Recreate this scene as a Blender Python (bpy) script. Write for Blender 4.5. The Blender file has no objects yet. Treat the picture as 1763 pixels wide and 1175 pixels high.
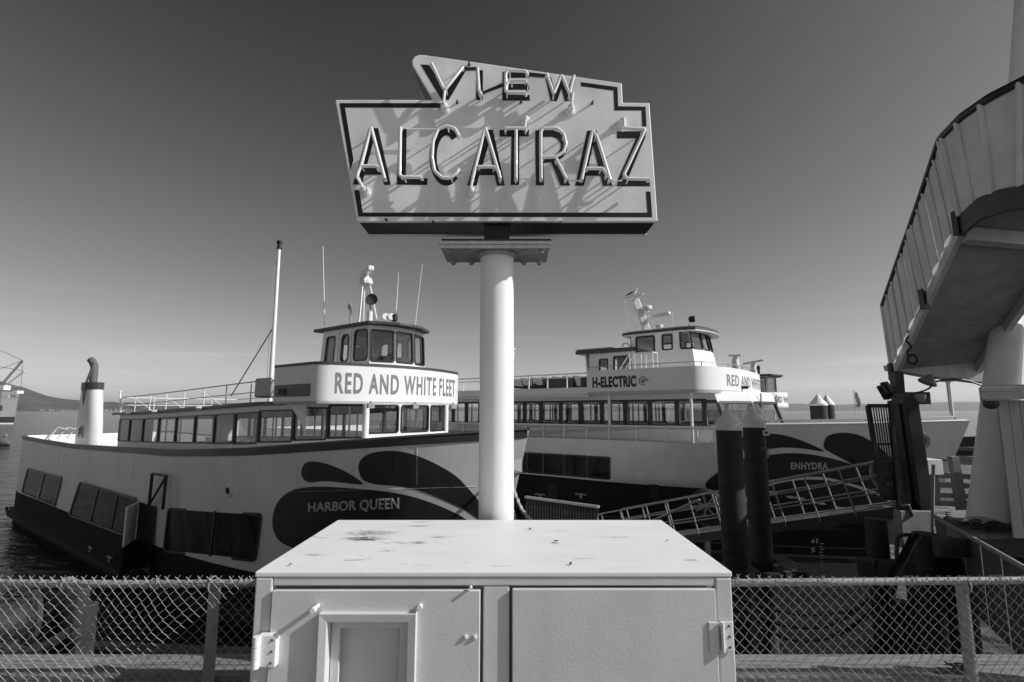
import bpy, bmesh, math, random
from mathutils import Vector, Matrix
from mathutils.bvhtree import BVHTree
random.seed(7)
V = Vector
scene = bpy.context.scene
COL = scene.collection

# ------------------------------------------------------------------ camera
F_PX, W_PX, H_PX = 894.0, 1763.0, 1175.0
PITCH = math.atan(120.0 / F_PX)
CAM = V((0, 0, 1.8))
cd = bpy.data.cameras.new('camera'); cam = bpy.data.objects.new('camera', cd); COL.objects.link(cam)
cam.location = CAM; cam.rotation_euler = (math.pi / 2 + PITCH, 0, 0)
cd.sensor_width = 36.0; cd.lens = 36.0 * F_PX / W_PX; cd.clip_start = 0.05; cd.clip_end = 90000
scene.camera = cam
# ------------------------------------------------------------------ sky, sun, exposure
SUN_DIR = V((0.80, -0.165, 0.56)).normalized()          # towards the sun
wd = bpy.data.worlds.new('World'); scene.world = wd; wd.use_nodes = True
nt = wd.node_tree; nt.nodes.clear()
sky = nt.nodes.new('ShaderNodeTexSky'); sky.sky_type = 'NISHITA'; sky.sun_disc = False
sky.sun_elevation = math.asin(SUN_DIR.z); sky.sun_rotation = math.atan2(SUN_DIR.x, SUN_DIR.y)
sky.air_density = 1.0; sky.dust_density = 0.8; sky.ozone_density = 1.0
sep = nt.nodes.new('ShaderNodeSeparateColor')           # black and white film behind a red filter
bg = nt.nodes.new('ShaderNodeBackground'); bg.inputs['Strength'].default_value = 0.10
wo = nt.nodes.new('ShaderNodeOutputWorld')
fc = nt.nodes.new('ShaderNodeMath'); fc.operation = 'MULTIPLY_ADD'; fc.inputs[1].default_value = 1.28; fc.inputs[2].default_value = -.78   # film contrast, the same all over the sky
fm_ = nt.nodes.new('ShaderNodeMath'); fm_.operation = 'MAXIMUM'; fm_.inputs[1].default_value = .25
nt.links.new(sky.outputs[0], sep.inputs[0]); nt.links.new(sep.outputs[0], fc.inputs[0]); nt.links.new(fc.outputs[0], fm_.inputs[0]); 
wtc = nt.nodes.new('ShaderNodeTexCoord'); wmp = nt.nodes.new('ShaderNodeMapping'); wmp.inputs['Scale'].default_value = (2.2, 2.2, 26)   # thin cirrus low in the sky
wnz = nt.nodes.new('ShaderNodeTexNoise'); wnz.inputs['Scale'].default_value = 1.6; wnz.inputs['Detail'].default_value = 7; wnz.inputs['Distortion'].default_value = .5
wmr = nt.nodes.new('ShaderNodeMapRange'); wmr.inputs['From Min'].default_value = .52; wmr.inputs['From Max'].default_value = .80; wmr.inputs['To Max'].default_value = .22
wsx = nt.nodes.new('ShaderNodeSeparateXYZ'); wel = nt.nodes.new('ShaderNodeMapRange'); wel.inputs['From Min'].default_value = .26; wel.inputs['From Max'].default_value = .03; wel.interpolation_type = 'SMOOTHSTEP'
wm1 = nt.nodes.new('ShaderNodeMath'); wm1.operation = 'MULTIPLY'; wm2 = nt.nodes.new('ShaderNodeMath'); wm2.operation = 'ADD'; wm2.inputs[1].default_value = 1.0; wm3 = nt.nodes.new('ShaderNodeMath'); wm3.operation = 'MULTIPLY'
L_ = nt.links.new; L_(wtc.outputs['Generated'], wmp.inputs[0]); L_(wmp.outputs[0], wnz.inputs['Vector']); L_(wnz.outputs['Fac'], wmr.inputs[0]); L_(wtc.outputs['Generated'], wsx.inputs[0]); L_(wsx.outputs[2], wel.inputs[0])
L_(wmr.outputs[0], wm1.inputs[0]); L_(wel.outputs[0], wm1.inputs[1]); L_(wm1.outputs[0], wm2.inputs[0]); L_(wm2.outputs[0], wm3.inputs[0]); L_(fm_.outputs[0], wm3.inputs[1]); L_(wm3.outputs[0], bg.inputs[0])
nt.links.new(bg.outputs[0], wo.inputs[0])
sl = bpy.data.lights.new('sun', 'SUN'); sl.energy = 4.3; sl.angle = math.radians(0.53); sl.color = (1, 1, 1)
so = bpy.data.objects.new('sun', sl); COL.objects.link(so)
so.rotation_euler = (-SUN_DIR).to_track_quat('-Z', 'Y').to_euler()
vs = scene.view_settings; vs.view_transform = 'Standard'; vs.look = 'None'; vs.exposure = 0.0; vs.gamma = 1.0
vs.use_curve_mapping = False
scene.cycles.max_bounces = 6; scene.cycles.transparent_max_bounces = 16
scene.cycles.caustics_reflective = False; scene.cycles.caustics_refractive = False

# ------------------------------------------------------------------ photo geometry helpers (design time: pixel -> place)
cth, sth = math.cos(PITCH), math.sin(PITCH)
def ray(px, py):
    r = (px - 881.5) / F_PX; u = (587.5 - py) / F_PX
    return V((r, cth - u * sth, sth + u * cth))
def atY(px, py, Y):
    d = ray(px, py); return CAM + d * (Y / d.y)
def onz(px, py, z):
    d = ray(px, py); return CAM + d * ((z - CAM.z) / d.z)
def onN(px, py, N):
    d = ray(px, py); return CAM + d * (N / (.6 * d.x + .8 * d.y))
ZW = -3.7                                                # water level; the pier deck is z = 0
class Boat:                                              # both ferries lie at the same heading (0.8, -0.6)
    def __init__(s, A0, N0): s.A0, s.N0 = A0, N0
    def w(s, x, y, z):
        A, N = x + s.A0, y + s.N0
        return V((.8 * A + .6 * N, -.6 * A + .8 * N, z + ZW))
    def loc(s, p): return V((.8 * p.x - .6 * p.y - s.A0, .6 * p.x + .8 * p.y - s.N0, p.z - ZW))
    def L(s, px, py, y): return s.loc(onN(px, py, s.N0 + y))
    def root(s, name): return empty(name, s.w(0, 0, 0), math.atan2(-.6, .8))

# ------------------------------------------------------------------ materials
MATS = {}
def mat(name, val, rough=.5, metal=0.0, var=.12, scale=3.0, bump=0.0, bscale=40.0, streak=0.0, spots=0.0, spotscale=6.0, spotval=.15, stretch=(1, 1, 1), spec=.5, coat=0, ior=1.5):
    m = bpy.data.materials.new(name); m.use_nodes = True; MATS[name] = m
    t = m.node_tree; n = t.nodes; l = t.links; p = n['Principled BSDF']
    p.inputs['Roughness'].default_value = rough; p.inputs['Metallic'].default_value = metal
    p.inputs['Specular IOR Level'].default_value = spec
    p.inputs['IOR'].default_value = ior
    if coat: p.inputs['Coat Weight'].default_value = coat; p.inputs['Coat Roughness'].default_value = .08
    tc = n.new('ShaderNodeTexCoord'); mp = n.new('ShaderNodeMapping'); mp.inputs['Scale'].default_value = stretch
    l.new(tc.outputs['Object'], mp.inputs[0])
    nz = n.new('ShaderNodeTexNoise'); nz.inputs['Scale'].default_value = scale; nz.inputs['Detail'].default_value = 6
    nz.inputs['Roughness'].default_value = .62
    l.new(mp.outputs[0], nz.inputs['Vector'])
    mr = n.new('ShaderNodeMapRange'); mr.inputs['From Min'].default_value = .3; mr.inputs['From Max'].default_value = .7
    mr.inputs['To Min'].default_value = val * (1 - var); mr.inputs['To Max'].default_value = min(.9, val * (1 + var))
    l.new(nz.outputs['Fac'], mr.inputs[0]); cur = mr.outputs[0]
    def mixdown(fac_out, amount, to):
        nonlocal cur
        mm = n.new('ShaderNodeMath'); mm.operation = 'MULTIPLY'; l.new(fac_out, mm.inputs[0]); mm.inputs[1].default_value = amount
        mx = n.new('ShaderNodeMix'); mx.data_type = 'FLOAT'; l.new(mm.outputs[0], mx.inputs[0]); l.new(cur, mx.inputs[2]); mx.inputs[3].default_value = to
        cur = mx.outputs[0]
    if streak:
        mp2 = n.new('ShaderNodeMapping'); mp2.inputs['Scale'].default_value = (2.2, 2.2, .12); l.new(tc.outputs['Object'], mp2.inputs[0])
        n2 = n.new('ShaderNodeTexNoise'); n2.inputs['Scale'].default_value = 2.6; n2.inputs['Detail'].default_value = 7; l.new(mp2.outputs[0], n2.inputs['Vector'])
        r2 = n.new('ShaderNodeMapRange'); r2.inputs['From Min'].default_value = .48; r2.inputs['From Max'].default_value = .75; l.new(n2.outputs['Fac'], r2.inputs[0])
        mixdown(r2.outputs[0], streak, val * .45)
    if spots:
        n3 = n.new('ShaderNodeTexNoise'); n3.inputs['Scale'].default_value = spotscale; n3.inputs['Detail'].default_value = 10; n3.inputs['Roughness'].default_value = .75
        l.new(mp.outputs[0], n3.inputs['Vector'])
        r3 = n.new('ShaderNodeMapRange'); r3.inputs['From Min'].default_value = .60; r3.inputs['From Max'].default_value = .72; l.new(n3.outputs['Fac'], r3.inputs[0])
        mixdown(r3.outputs[0], spots, spotval)
    l.new(cur, p.inputs['Base Color'])
    rr = n.new('ShaderNodeMapRange'); rr.inputs['To Min'].default_value = max(.02, rough - .08); rr.inputs['To Max'].default_value = min(1, rough + .1)
    l.new(nz.outputs['Fac'], rr.inputs[0]); l.new(rr.outputs[0], p.inputs['Roughness'])
    if bump:
        nb = n.new('ShaderNodeTexNoise'); nb.inputs['Scale'].default_value = bscale; nb.inputs['Detail'].default_value = 5
        l.new(mp.outputs[0], nb.inputs['Vector'])
        b = n.new('ShaderNodeBump'); b.inputs['Strength'].default_value = bump; b.inputs['Distance'].default_value = .01
        l.new(nb.outputs['Fac'], b.inputs['Height']); l.new(b.outputs[0], p.inputs['Normal'])
    return m
def glass_mat(name, tint, refl=.5, rough=.01):
    m = bpy.data.materials.new(name); m.use_nodes = True; MATS[name] = m
    t = m.node_tree; n = t.nodes; l = t.links; n.clear()
    o = n.new('ShaderNodeOutputMaterial'); mx = n.new('ShaderNodeMixShader'); tr = n.new('ShaderNodeBsdfTransparent'); gl = n.new('ShaderNodeBsdfGlossy')
    tr.inputs[0].default_value = (tint, tint, tint, 1); gl.inputs['Roughness'].default_value = rough; gl.inputs[0].default_value = (.9, .9, .9, 1)
    fr = n.new('ShaderNodeLayerWeight'); fr.inputs[0].default_value = .5
    pw = n.new('ShaderNodeMath'); pw.operation = 'POWER'; pw.inputs[1].default_value = 4.0; l.new(fr.outputs['Facing'], pw.inputs[0])
    mm = n.new('ShaderNodeMath'); mm.operation = 'MULTIPLY_ADD'; mm.inputs[1].default_value = refl; mm.inputs[2].default_value = .05; mm.use_clamp = True
    l.new(pw.outputs[0], mm.inputs[0]); l.new(mm.outputs[0], mx.inputs[0]); l.new(tr.outputs[0], mx.inputs[1]); l.new(gl.outputs[0], mx.inputs[2]); l.new(mx.outputs[0], o.inputs[0])
    return m
mat('white_paint', .80, .42, var=.05, scale=5, streak=.25)
mat('white_gloss', .81, .30, var=.04, scale=2)
mat('hull_white', .82, .30, var=.10, scale=.45, streak=.16, bump=.55, bscale=.9)
mat('dark_red', .035, .35, var=.2, scale=1.2, bump=.2, bscale=1.4)
mat('stripe_red', .06, .4, var=.15)
mat('letter_red', .20, .45, var=.1)
mat('letter_dark', .03, .45, var=.1)
mat('letter_pale', .50, .4, var=.1)
mat('black_paint', .016, .75, var=.3, scale=2, streak=.3, spec=.2, bump=.4, bscale=3)
mat('boot_grey', .11, .6, var=.25, scale=1.5, streak=.3)
mat('rubber', .02, .7, var=.3)
mat('frame_black', .015, .35, var=.2)
mat('grey_metal', .35, .45, .3, var=.15, scale=8)
mat('galvanised', .29, .65, .15, var=.2, scale=25)
mat('dark_metal', .05, .5, .2, var=.25, scale=6)
mat('window_dark', .03, .05, var=.95, scale=2.2, bump=1.0, bscale=1.3, spec=.5, ior=1.13, stretch=(1, 1, .35))
mat('interior', .30, .7, var=.2)
mat('deck_grey', .22, .8, var=.2)
mat('sign_face', .76, .42, var=.16, scale=3.0, spots=.45, spotscale=5, spotval=.72, streak=.2)
mat('sign_black', .012, .35, var=.2)
mat('neon_tube', .82, .12, var=.03, coat=.6)
mat('porcelain', .8, .15, var=.05)
mat('pole_paint', .80, .45, var=.05, scale=4, bump=.10, bscale=60, streak=.12)
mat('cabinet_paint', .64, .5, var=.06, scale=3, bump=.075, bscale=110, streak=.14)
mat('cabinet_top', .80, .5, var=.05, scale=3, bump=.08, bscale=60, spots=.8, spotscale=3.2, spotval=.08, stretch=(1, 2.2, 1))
mat('rust', .12, .8, var=.4, scale=20, bump=.4)
mat('timber', .20, .85, var=.5, scale=5, bump=.6, bscale=14, stretch=(.6, 9, 9), spots=.3, spotscale=3)
mat('timber_dark', .07, .85, var=.4, scale=5, bump=.6, bscale=14, stretch=(9, 9, .6))
mat('planks_paint', .55, .7, var=.12, scale=4, stretch=(1, 1, .3), bump=.2, bscale=20, streak=.35)
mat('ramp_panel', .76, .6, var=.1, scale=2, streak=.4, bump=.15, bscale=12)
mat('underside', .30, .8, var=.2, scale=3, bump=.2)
mat('pile_dark', .030, .75, var=.5, scale=5, bump=.6, bscale=18, streak=.2)
mat('cone_white', .78, .6, var=.08, scale=8, spots=.8, spotscale=7, spotval=.12)
mat('concrete', .30, .85, var=.2, scale=4, bump=.3)
mat('hose', .010, .9, var=.2, spec=.1)
mat('rope', .42, .9, var=.25, scale=30, bump=.5)
mat('casting', .27, .5, .1, var=.25, scale=9, bump=.3, spots=.3, spotscale=9)
mat('leaf', .05, .8, var=.3, scale=20)
mat('sub_grey', .11, .6, var=.2, scale=.5)
mat('ship_grey', .33, .7, var=.15, scale=.12, streak=.2)
mat('hill_green', .07, .95, var=.45, scale=.004)
mat('town', .35, .9, var=.3, scale=.01)
mat('feather_white', .8, .7, var=.05); mat('feather_dark', .06, .7, var=.1)
mat('curtain', .45, .8, var=.3, scale=6, stretch=(6, 6, .4))
glass_mat('glass', .93, .55); glass_mat('tint_glass', .45, .6); glass_mat('dark_glass', .06, .9)

# ------------------------------------------------------------------ mesh helpers
WM = {}                                                  # world matrix of every root
def empty(name, loc=(0, 0, 0), rz=0):
    o = bpy.data.objects.new(name, None); COL.objects.link(o); o.location = loc; o.rotation_euler = (0, 0, rz); o.empty_display_size = .2
    WM[o] = Matrix.Translation(V(loc)) @ Matrix.Rotation(rz, 4, 'Z'); return o
def tag(o, label=None, cat=None, group=None, kind=None):
    if label: o['label'] = label
    if cat: o['category'] = cat
    if group: o['group'] = group
    if kind: o['kind'] = kind
    return o
def thing(name, loc, label, cat, group=None): return tag(empty(name, loc), label, cat, group)
class MB:
    def __init__(s): s.v = []; s.f = []
    def add(s, vs, fs):
        k = len(s.v); s.v += [V(p) for p in vs]; s.f += [tuple(i + k for i in f) for f in fs]; return s
    def box(s, c, d, R=None):
        c = V(c); h = V(d) / 2; vs = []
        for x in (-1, 1):
            for y in (-1, 1):
                for z in (-1, 1):
                    q = V((x * h.x, y * h.y, z * h.z)); vs.append(c + (R @ q if R else q))
        return s.add(vs, [(0, 1, 3, 2), (4, 6, 7, 5), (0, 4, 5, 1), (2, 3, 7, 6), (0, 2, 6, 4), (1, 5, 7, 3)])
    def beam(s, p, q, w, h, up=(0, 0, 1)):               # rectangular bar between two points
        p, q = V(p), V(q); d = (q - p).normalized(); sd = d.cross(V(up))
        if sd.length < 1e-4: sd = d.cross(V((0, 1, 0)))
        sd.normalize(); u = sd.cross(d).normalized(); vs = []
        for e in (p, q):
            for a, b in ((-1, -1), (1, -1), (1, 1), (-1, 1)): vs.append(e + sd * a * w / 2 + u * b * h / 2)
        return s.add(vs, [(0, 1, 2, 3), (7, 6, 5, 4), (0, 4, 5, 1), (1, 5, 6, 2), (2, 6, 7, 3), (3, 7, 4, 0)])
    def tube(s, pts, r, n=8, cap=True):
        pts = [V(p) for p in pts]; m = len(pts); rs = r if isinstance(r, (list, tuple)) else [r] * m
        vs = []; prev = None
        for i, p in enumerate(pts):
            a = pts[max(0, i - 1)]; b = pts[min(m - 1, i + 1)]; d = (b - a)
            d = d.normalized() if d.length > 1e-9 else V((0, 0, 1))
            if prev is None:
                x = d.cross(V((0, 0, 1)));
                if x.length < .05: x = d.cross(V((0, 1, 0)))
            else: x = prev - d * prev.dot(d)
            x.normalize(); prev = x; y = d.cross(x)
            for k in range(n):
                an = 2 * math.pi * k / n; vs.append(p + (x * math.cos(an) + y * math.sin(an)) * rs[i])
        fs = []
        for i in range(m - 1):
            for k in range(n):
                fs.append((i * n + k, i * n + (k + 1) % n, (i + 1) * n + (k + 1) % n, (i + 1) * n + k))
        if cap: fs += [tuple(range(n))[::-1], tuple((m - 1) * n + k for k in range(n))]
        return s.add(vs, fs)
    def lathe(s, c, prof, n=16, axis=(0, 0, 1)):
        c = V(c); ax = V(axis).normalized(); x = ax.cross(V((0, 1, 0)) if abs(ax.y) < .9 else V((1, 0, 0))).normalized(); y = ax.cross(x)
        vs = []; fs = []
        for r, z in prof:
            for k in range(n):
                a = 2 * math.pi * k / n; vs.append(c + ax * z + (x * math.cos(a) + y * math.sin(a)) * max(r, 1e-4))
        for i in range(len(prof) - 1):
            for k in range(n): fs.append((i * n + k, i * n + (k + 1) % n, (i + 1) * n + (k + 1) % n, (i + 1) * n + k))
        fs += [tuple(range(n))[::-1], tuple((len(prof) - 1) * n + k for k in range(n))]
        return s.add(vs, fs)
    def prism(s, pts, d):                                # extrude polygon by vector d
        pts = [V(p) for p in pts]; n = len(pts); d = V(d)
        fs = [tuple(range(n)), tuple(range(2 * n - 1, n - 1, -1))] + [(k, k + n, (k + 1) % n + n, (k + 1) % n) for k in range(n)]
        return s.add(pts + [p + d for p in pts], fs)
    def quadgrid(s, rows):                               # rows of points -> skin
        m = len(rows[0]); vs = [p for r in rows for p in r]; fs = []
        for i in range(len(rows) - 1):
            for k in range(m - 1): fs.append((i * m + k, i * m + k + 1, (i + 1) * m + k + 1, (i + 1) * m + k))
        return s.add(vs, fs)
    def build(s, name, m, parent=None, smooth=False, bevel=0, fixn=True):
        top = parent
        while top is not None and top not in WM: top = top.parent
        inv = WM[top].inverted() if top is not None else Matrix.Identity(4)
        if top is None:                                  # a thing that is one mesh: origin at its base
            c = V((sum(p.x for p in s.v) / len(s.v), sum(p.y for p in s.v) / len(s.v), min(p.z for p in s.v))); inv = Matrix.Translation(-c)
        me = bpy.data.meshes.new(name); me.from_pydata([inv @ p for p in s.v], [], s.f)
        if fixn:
            bm = bmesh.new(); bm.from_mesh(me); bmesh.ops.recalc_face_normals(bm, faces=bm.faces); bm.to_mesh(me); bm.free()
        me.materials.append(MATS[m] if isinstance(m, str) else m)
        if smooth:
            me.shade_smooth(); me.set_sharp_from_angle(angle=math.radians(38))
        o = bpy.data.objects.new(name, me); COL.objects.link(o)
        if top is None: o.location = c
        if parent is not None: o.parent = parent
        if bevel:
            b = o.modifiers.new('bevel', 'BEVEL'); b.width = bevel; b.segments = 2; b.limit_method = 'ANGLE'
        return o
def lerp(a, b, t): return a + (b - a) * t
def arc(c, r, a0, a1, n, ux, uy):
    return [V(c) + V(ux) * r * math.cos(a0 + (a1 - a0) * i / n) + V(uy) * r * math.sin(a0 + (a1 - a0) * i / n) for i in range(n + 1)]
def catmull(pts, n=8):
    pts = [V(p) for p in pts]; out = []
    for i in range(len(pts) - 1):
        p0 = pts[max(0, i - 1)]; p1 = pts[i]; p2 = pts[i + 1]; p3 = pts[min(len(pts) - 1, i + 2)]
        for k in range(n):
            t = k / n
            out.append(.5 * ((2 * p1) + (p2 - p0) * t + (2 * p0 - 5 * p1 + 4 * p2 - p3) * t * t + (-p0 + 3 * p1 - 3 * p2 + p3) * t ** 3))
    out.append(pts[-1]); return out
def text_mesh(body, height=1.0, bold=.02, squeeze=.8, extrude=0.0, spacing=1.0):
    cu = bpy.data.curves.new('t', 'FONT'); cu.body = body; cu.size = 1.0; cu.offset = bold; cu.extrude = extrude; cu.space_character = spacing; cu.resolution_u = 4
    o = bpy.data.objects.new('t', cu); COL.objects.link(o); bpy.context.view_layer.update()
    me = o.evaluated_get(bpy.context.evaluated_depsgraph_get()).to_mesh()
    vs = [v.co.copy() for v in me.vertices]; fs = [tuple(p.vertices) for p in me.polygons]
    bpy.data.objects.remove(o); bpy.data.curves.remove(cu)
    x0 = min(v.x for v in vs); x1 = max(v.x for v in vs); y0 = min(v.y for v in vs); y1 = max(v.y for v in vs)
    return [((v.x - x0) / (x1 - x0), (v.y - y0) / (y1 - y0), v.z) for v in vs], fs
def lettering(body, fn, m, parent, name='lettering', bold=.02, extrude=0.0, spacing=1.0):
    vs, fs = text_mesh(body, bold=bold, extrude=extrude, spacing=spacing)
    b = MB(); b.add([fn(*p) for p in vs], fs); return b.build(name, m, parent, fixn=False)
def quad_fn(tl, tr, br, bl, n, off):                     # (u, v) on a quad with an offset along n
    tl, tr, br, bl, n = V(tl), V(tr), V(br), V(bl), V(n)
    return lambda u, v, w=0: (bl * (1 - u) + br * u) * (1 - v) + (tl * (1 - u) + tr * u) * v + n * (off + w)
def rrect(u0, v0, u1, v1, ru, rv, n=4):
    out = []
    for cx, cy, a in ((u1 - ru, v1 - rv, 0), (u0 + ru, v1 - rv, 90), (u0 + ru, v0 + rv, 180), (u1 - ru, v0 + rv, 270)):
        for i in range(n + 1):
            t = math.radians(a + 90 * i / n); out.append((cx + ru * math.cos(t), cy + rv * math.sin(t)))
    return out
def outward(a, b, c, away):                              # unit normal of abc pointing away from point `away`
    n = (V(b) - V(a)).cross(V(c) - V(a)).normalized()
    return n if n.dot(V(a) - V(away)) > 0 else -n
def window(parent, fn, hole, fw=.06, rad=.12, proud=.02, frame='frame_black', pane='glass', depth=.05, name='window'):
    """fn(u,v,w) maps metres u,v on the wall and w outwards; hole = (u0,v0,u1,v1)."""
    u0, v0, u1, v1 = hole; inn = rrect(u0, v0, u1, v1, rad, rad); out = rrect(u0 - fw, v0 - fw, u1 + fw, v1 + fw, rad + fw * .4, rad + fw * .4)
    n = len(inn); b = MB()
    vs = [fn(*p, proud) for p in out] + [fn(*p, proud) for p in inn] + [fn(*p, -depth) for p in inn] + [fn(*p, -depth) for p in out]
    fs = []
    for r in range(4):
        for k in range(n): fs.append((r * n + k, r * n + (k + 1) % n, ((r + 1) % 4) * n + (k + 1) % n, ((r + 1) % 4) * n + k))
    b.add(vs, fs); f = b.build(name, frame, parent)
    if not pane: return f
    p = MB(); p.prism([fn(*q, -.012) for q in rrect(u0 - .004, v0 - .004, u1 + .004, v1 + .004, rad, rad)], fn(u0, v0, -.02) - fn(u0, v0, -.012))
    p.build('pane', pane, f); return f
def wall_panel(b, tl, tr, br, bl, hole, n, t):
    """a wall quad with one rectangular hole, t thick inwards; returns fn(u,v,w) in metres from bl"""
    tl, tr, br, bl, n = V(tl), V(tr), V(br), V(bl), V(n)
    W = ((tr - tl).length + (br - bl).length) / 2; H = ((tl - bl).length + (tr - br).length) / 2
    def fn(u, v, w=0):
        u /= W; v /= H
        return (bl * (1 - u) + br * u) * (1 - v) + (tl * (1 - u) + tr * u) * v + n * w
    o = [(0, 0), (W, 0), (W, H), (0, H)]
    if hole:
        u0, v0, u1, v1 = hole; i = [(u0, v0), (u1, v0), (u1, v1), (u0, v1)]
        vs = [fn(*p) for p in o] + [fn(*p) for p in i] + [fn(*p, -t) for p in i] + [fn(*p, -t) for p in o]
        fs = [(r * 4 + k, r * 4 + (k + 1) % 4, ((r + 1) % 4) * 4 + (k + 1) % 4, ((r + 1) % 4) * 4 + k) for r in range(4) for k in range(4)]
        b.add(vs, fs)
    else: b.prism([fn(*p) for p in o], -n * t)
    return fn, W, H

def stain(m, cx, cy, r, amount, val, scale, thr=.44):
    """a patch of grime with its own place and ragged shape, in the object's coordinates"""
    t = MATS[m].node_tree; n = t.nodes; l = t.links; p = n['Principled BSDF']; src = p.inputs['Base Color'].links[0].from_socket
    tc = n.new('ShaderNodeTexCoord'); mp = n.new('ShaderNodeMapping'); mp.vector_type = 'POINT'
    mp.inputs['Location'].default_value = (-cx / r[0], -cy / r[1], 0); mp.inputs['Scale'].default_value = (1 / r[0], 1 / r[1], 0); l.new(tc.outputs['Object'], mp.inputs[0])
    ln = n.new('ShaderNodeVectorMath'); ln.operation = 'LENGTH'; l.new(mp.outputs[0], ln.inputs[0])
    fo = n.new('ShaderNodeMapRange'); fo.inputs['From Min'].default_value = 1.0; fo.inputs['From Max'].default_value = 0.0; fo.interpolation_type = 'SMOOTHSTEP'; l.new(ln.outputs['Value'], fo.inputs[0])
    m2 = n.new('ShaderNodeMapping'); m2.inputs['Scale'].default_value = (1, 2.6, 1); m2.inputs['Rotation'].default_value = (0, 0, .2); l.new(tc.outputs['Object'], m2.inputs[0])
    nz = n.new('ShaderNodeTexNoise'); nz.inputs['Scale'].default_value = scale; nz.inputs['Detail'].default_value = 12; nz.inputs['Roughness'].default_value = .75; l.new(m2.outputs[0], nz.inputs['Vector'])
    ad = n.new('ShaderNodeMath'); ad.operation = 'MULTIPLY_ADD'; l.new(fo.outputs[0], ad.inputs[0]); ad.inputs[1].default_value = .22; l.new(nz.outputs['Fac'], ad.inputs[2])
    th = n.new('ShaderNodeMapRange'); th.inputs['From Min'].default_value = thr + .17; th.inputs['From Max'].default_value = thr + .34; l.new(ad.outputs[0], th.inputs[0])
    k = n.new('ShaderNodeMath'); k.operation = 'MULTIPLY'; l.new(th.outputs[0], k.inputs[0]); l.new(fo.outputs[0], k.inputs[1])
    k2 = n.new('ShaderNodeMath'); k2.operation = 'MULTIPLY'; l.new(k.outputs[0], k2.inputs[0]); k2.inputs[1].default_value = amount; k2.use_clamp = True
    mx = n.new('ShaderNodeMix'); mx.data_type = 'FLOAT'; l.new(k2.outputs[0], mx.inputs[0]); l.new(src, mx.inputs[2]); mx.inputs[3].default_value = val; l.new(mx.outputs[0], p.inputs['Base Color'])
# ================================================================== the setting
def water_mat():
    m = bpy.data.materials.new('bay_water'); m.use_nodes = True; MATS['water'] = m
    t = m.node_tree; n = t.nodes; l = t.links; p = n['Principled BSDF']
    p.inputs['Base Color'].default_value = (.022, .022, .022, 1); p.inputs['Roughness'].default_value = .09; p.inputs['IOR'].default_value = 1.33
    tc = n.new('ShaderNodeTexCoord'); prev = None
    for sc, dist, st, det in ((.10, .7, (1, 2.2, 1), 3), (.5, .26, (1, 2.0, 1), 4), (2.2, .06, (1, 1.6, 1), 4)):
        mp = n.new('ShaderNodeMapping'); mp.inputs['Scale'].default_value = st; mp.inputs['Rotation'].default_value = (0, 0, .25); l.new(tc.outputs['Object'], mp.inputs[0])
        nz = n.new('ShaderNodeTexNoise'); nz.inputs['Scale'].default_value = sc; nz.inputs['Detail'].default_value = det; nz.inputs['Distortion'].default_value = .4; l.new(mp.outputs[0], nz.inputs['Vector'])
        b = n.new('ShaderNodeBump'); b.inputs['Strength'].default_value = .9; b.inputs['Distance'].default_value = dist; l.new(nz.outputs['Fac'], b.inputs['Height'])
        if prev: l.new(prev.outputs[0], b.inputs['Normal'])
        prev = b
    l.new(prev.outputs[0], p.inputs['Normal'])
water_mat()
b = MB(); S = 40000
b.add([(-S, -200, ZW), (S, -200, ZW), (S, S, ZW), (-S, S, ZW)], [(0, 1, 2, 3)])
tag(b.build('water', 'water'), kind='structure')
# pier deck under the photographer: planks running across, ending at the timber kerb
deck = empty('pier_deck', (0, 0, 0)); tag(deck, kind='structure')
for k in range(17):
    y = -.3 + k * .225
    MB().box((0.4, y, -.05), (9.6, .213, .1)).build('plank', 'timber', deck)
MB().box((0.4, 3.25, -.35), (9.6, .3, .5)).build('edge_beam', 'timber_dark', deck)
for x in (-3.6, -1.2, 1.2, 3.6):
    MB().lathe((x, 3.1, ZW - 1), [(.17, 0), (.16, ZW * -1 + .38)], 12).build('pile', 'pile_dark', deck)

MB().box((0, -30.6, -.06), (120, 60, .08)).build('apron', 'concrete', deck)      # the wharf goes on behind the photographer
def ridge(name, prof, Y, depth, label, rough=.16):
    """prof: (pixel x, pixel y) of the skyline at distance Y; a hill sheet with slopes and folds"""
    b = MB(); rows = []; n = 160
    xs = [p[0] for p in prof]
    def sk(x):
        for (a, ya), (c, yc) in zip(prof, prof[1:]):
            if a <= x <= c:
                t = (x - a) / (c - a); return lerp(ya, yc, t * t * (3 - 2 * t) * .5 + t * .5)
        return prof[-1][1]
    rnd = random.Random(len(prof)); ph = [rnd.uniform(0, 6.3) for _ in range(12)]
    for j in range(11):
        v = j / 10; row = []
        for i in range(n + 1):
            px = lerp(xs[0], xs[-1], i / n); p = atY(px, sk(px), Y); h = max(2, p.z - ZW)
            g = sum(math.sin(i * .11 * (k + 1) + ph[k] + v * (k % 3)) / (k + 1) for k in range(6)) * .08
            g2 = sum(math.sin(i * .17 * (k + 1) + ph[k + 6]) / (k + 1) for k in range(5))
            hh = h * (1 + rough * .12 * math.sin(i * 1.7)) * (1 - (1 - v) ** 1.35)
            if 0 < v < 1: hh *= 1 + g * (1 - v) * 1.6
            row.append(V((p.x * (1 - (1 - v) * depth / Y), Y - (1 - v) * depth * (1 + .2 * g2), ZW - 1 + hh + 1)))
        rows.append(row)
    rows.append([V((p.x, Y + depth * .5, ZW)) for p in rows[-1]])
    return b.quadgrid(rows).build(name, 'hill_green', smooth=True, fixn=False)
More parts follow.
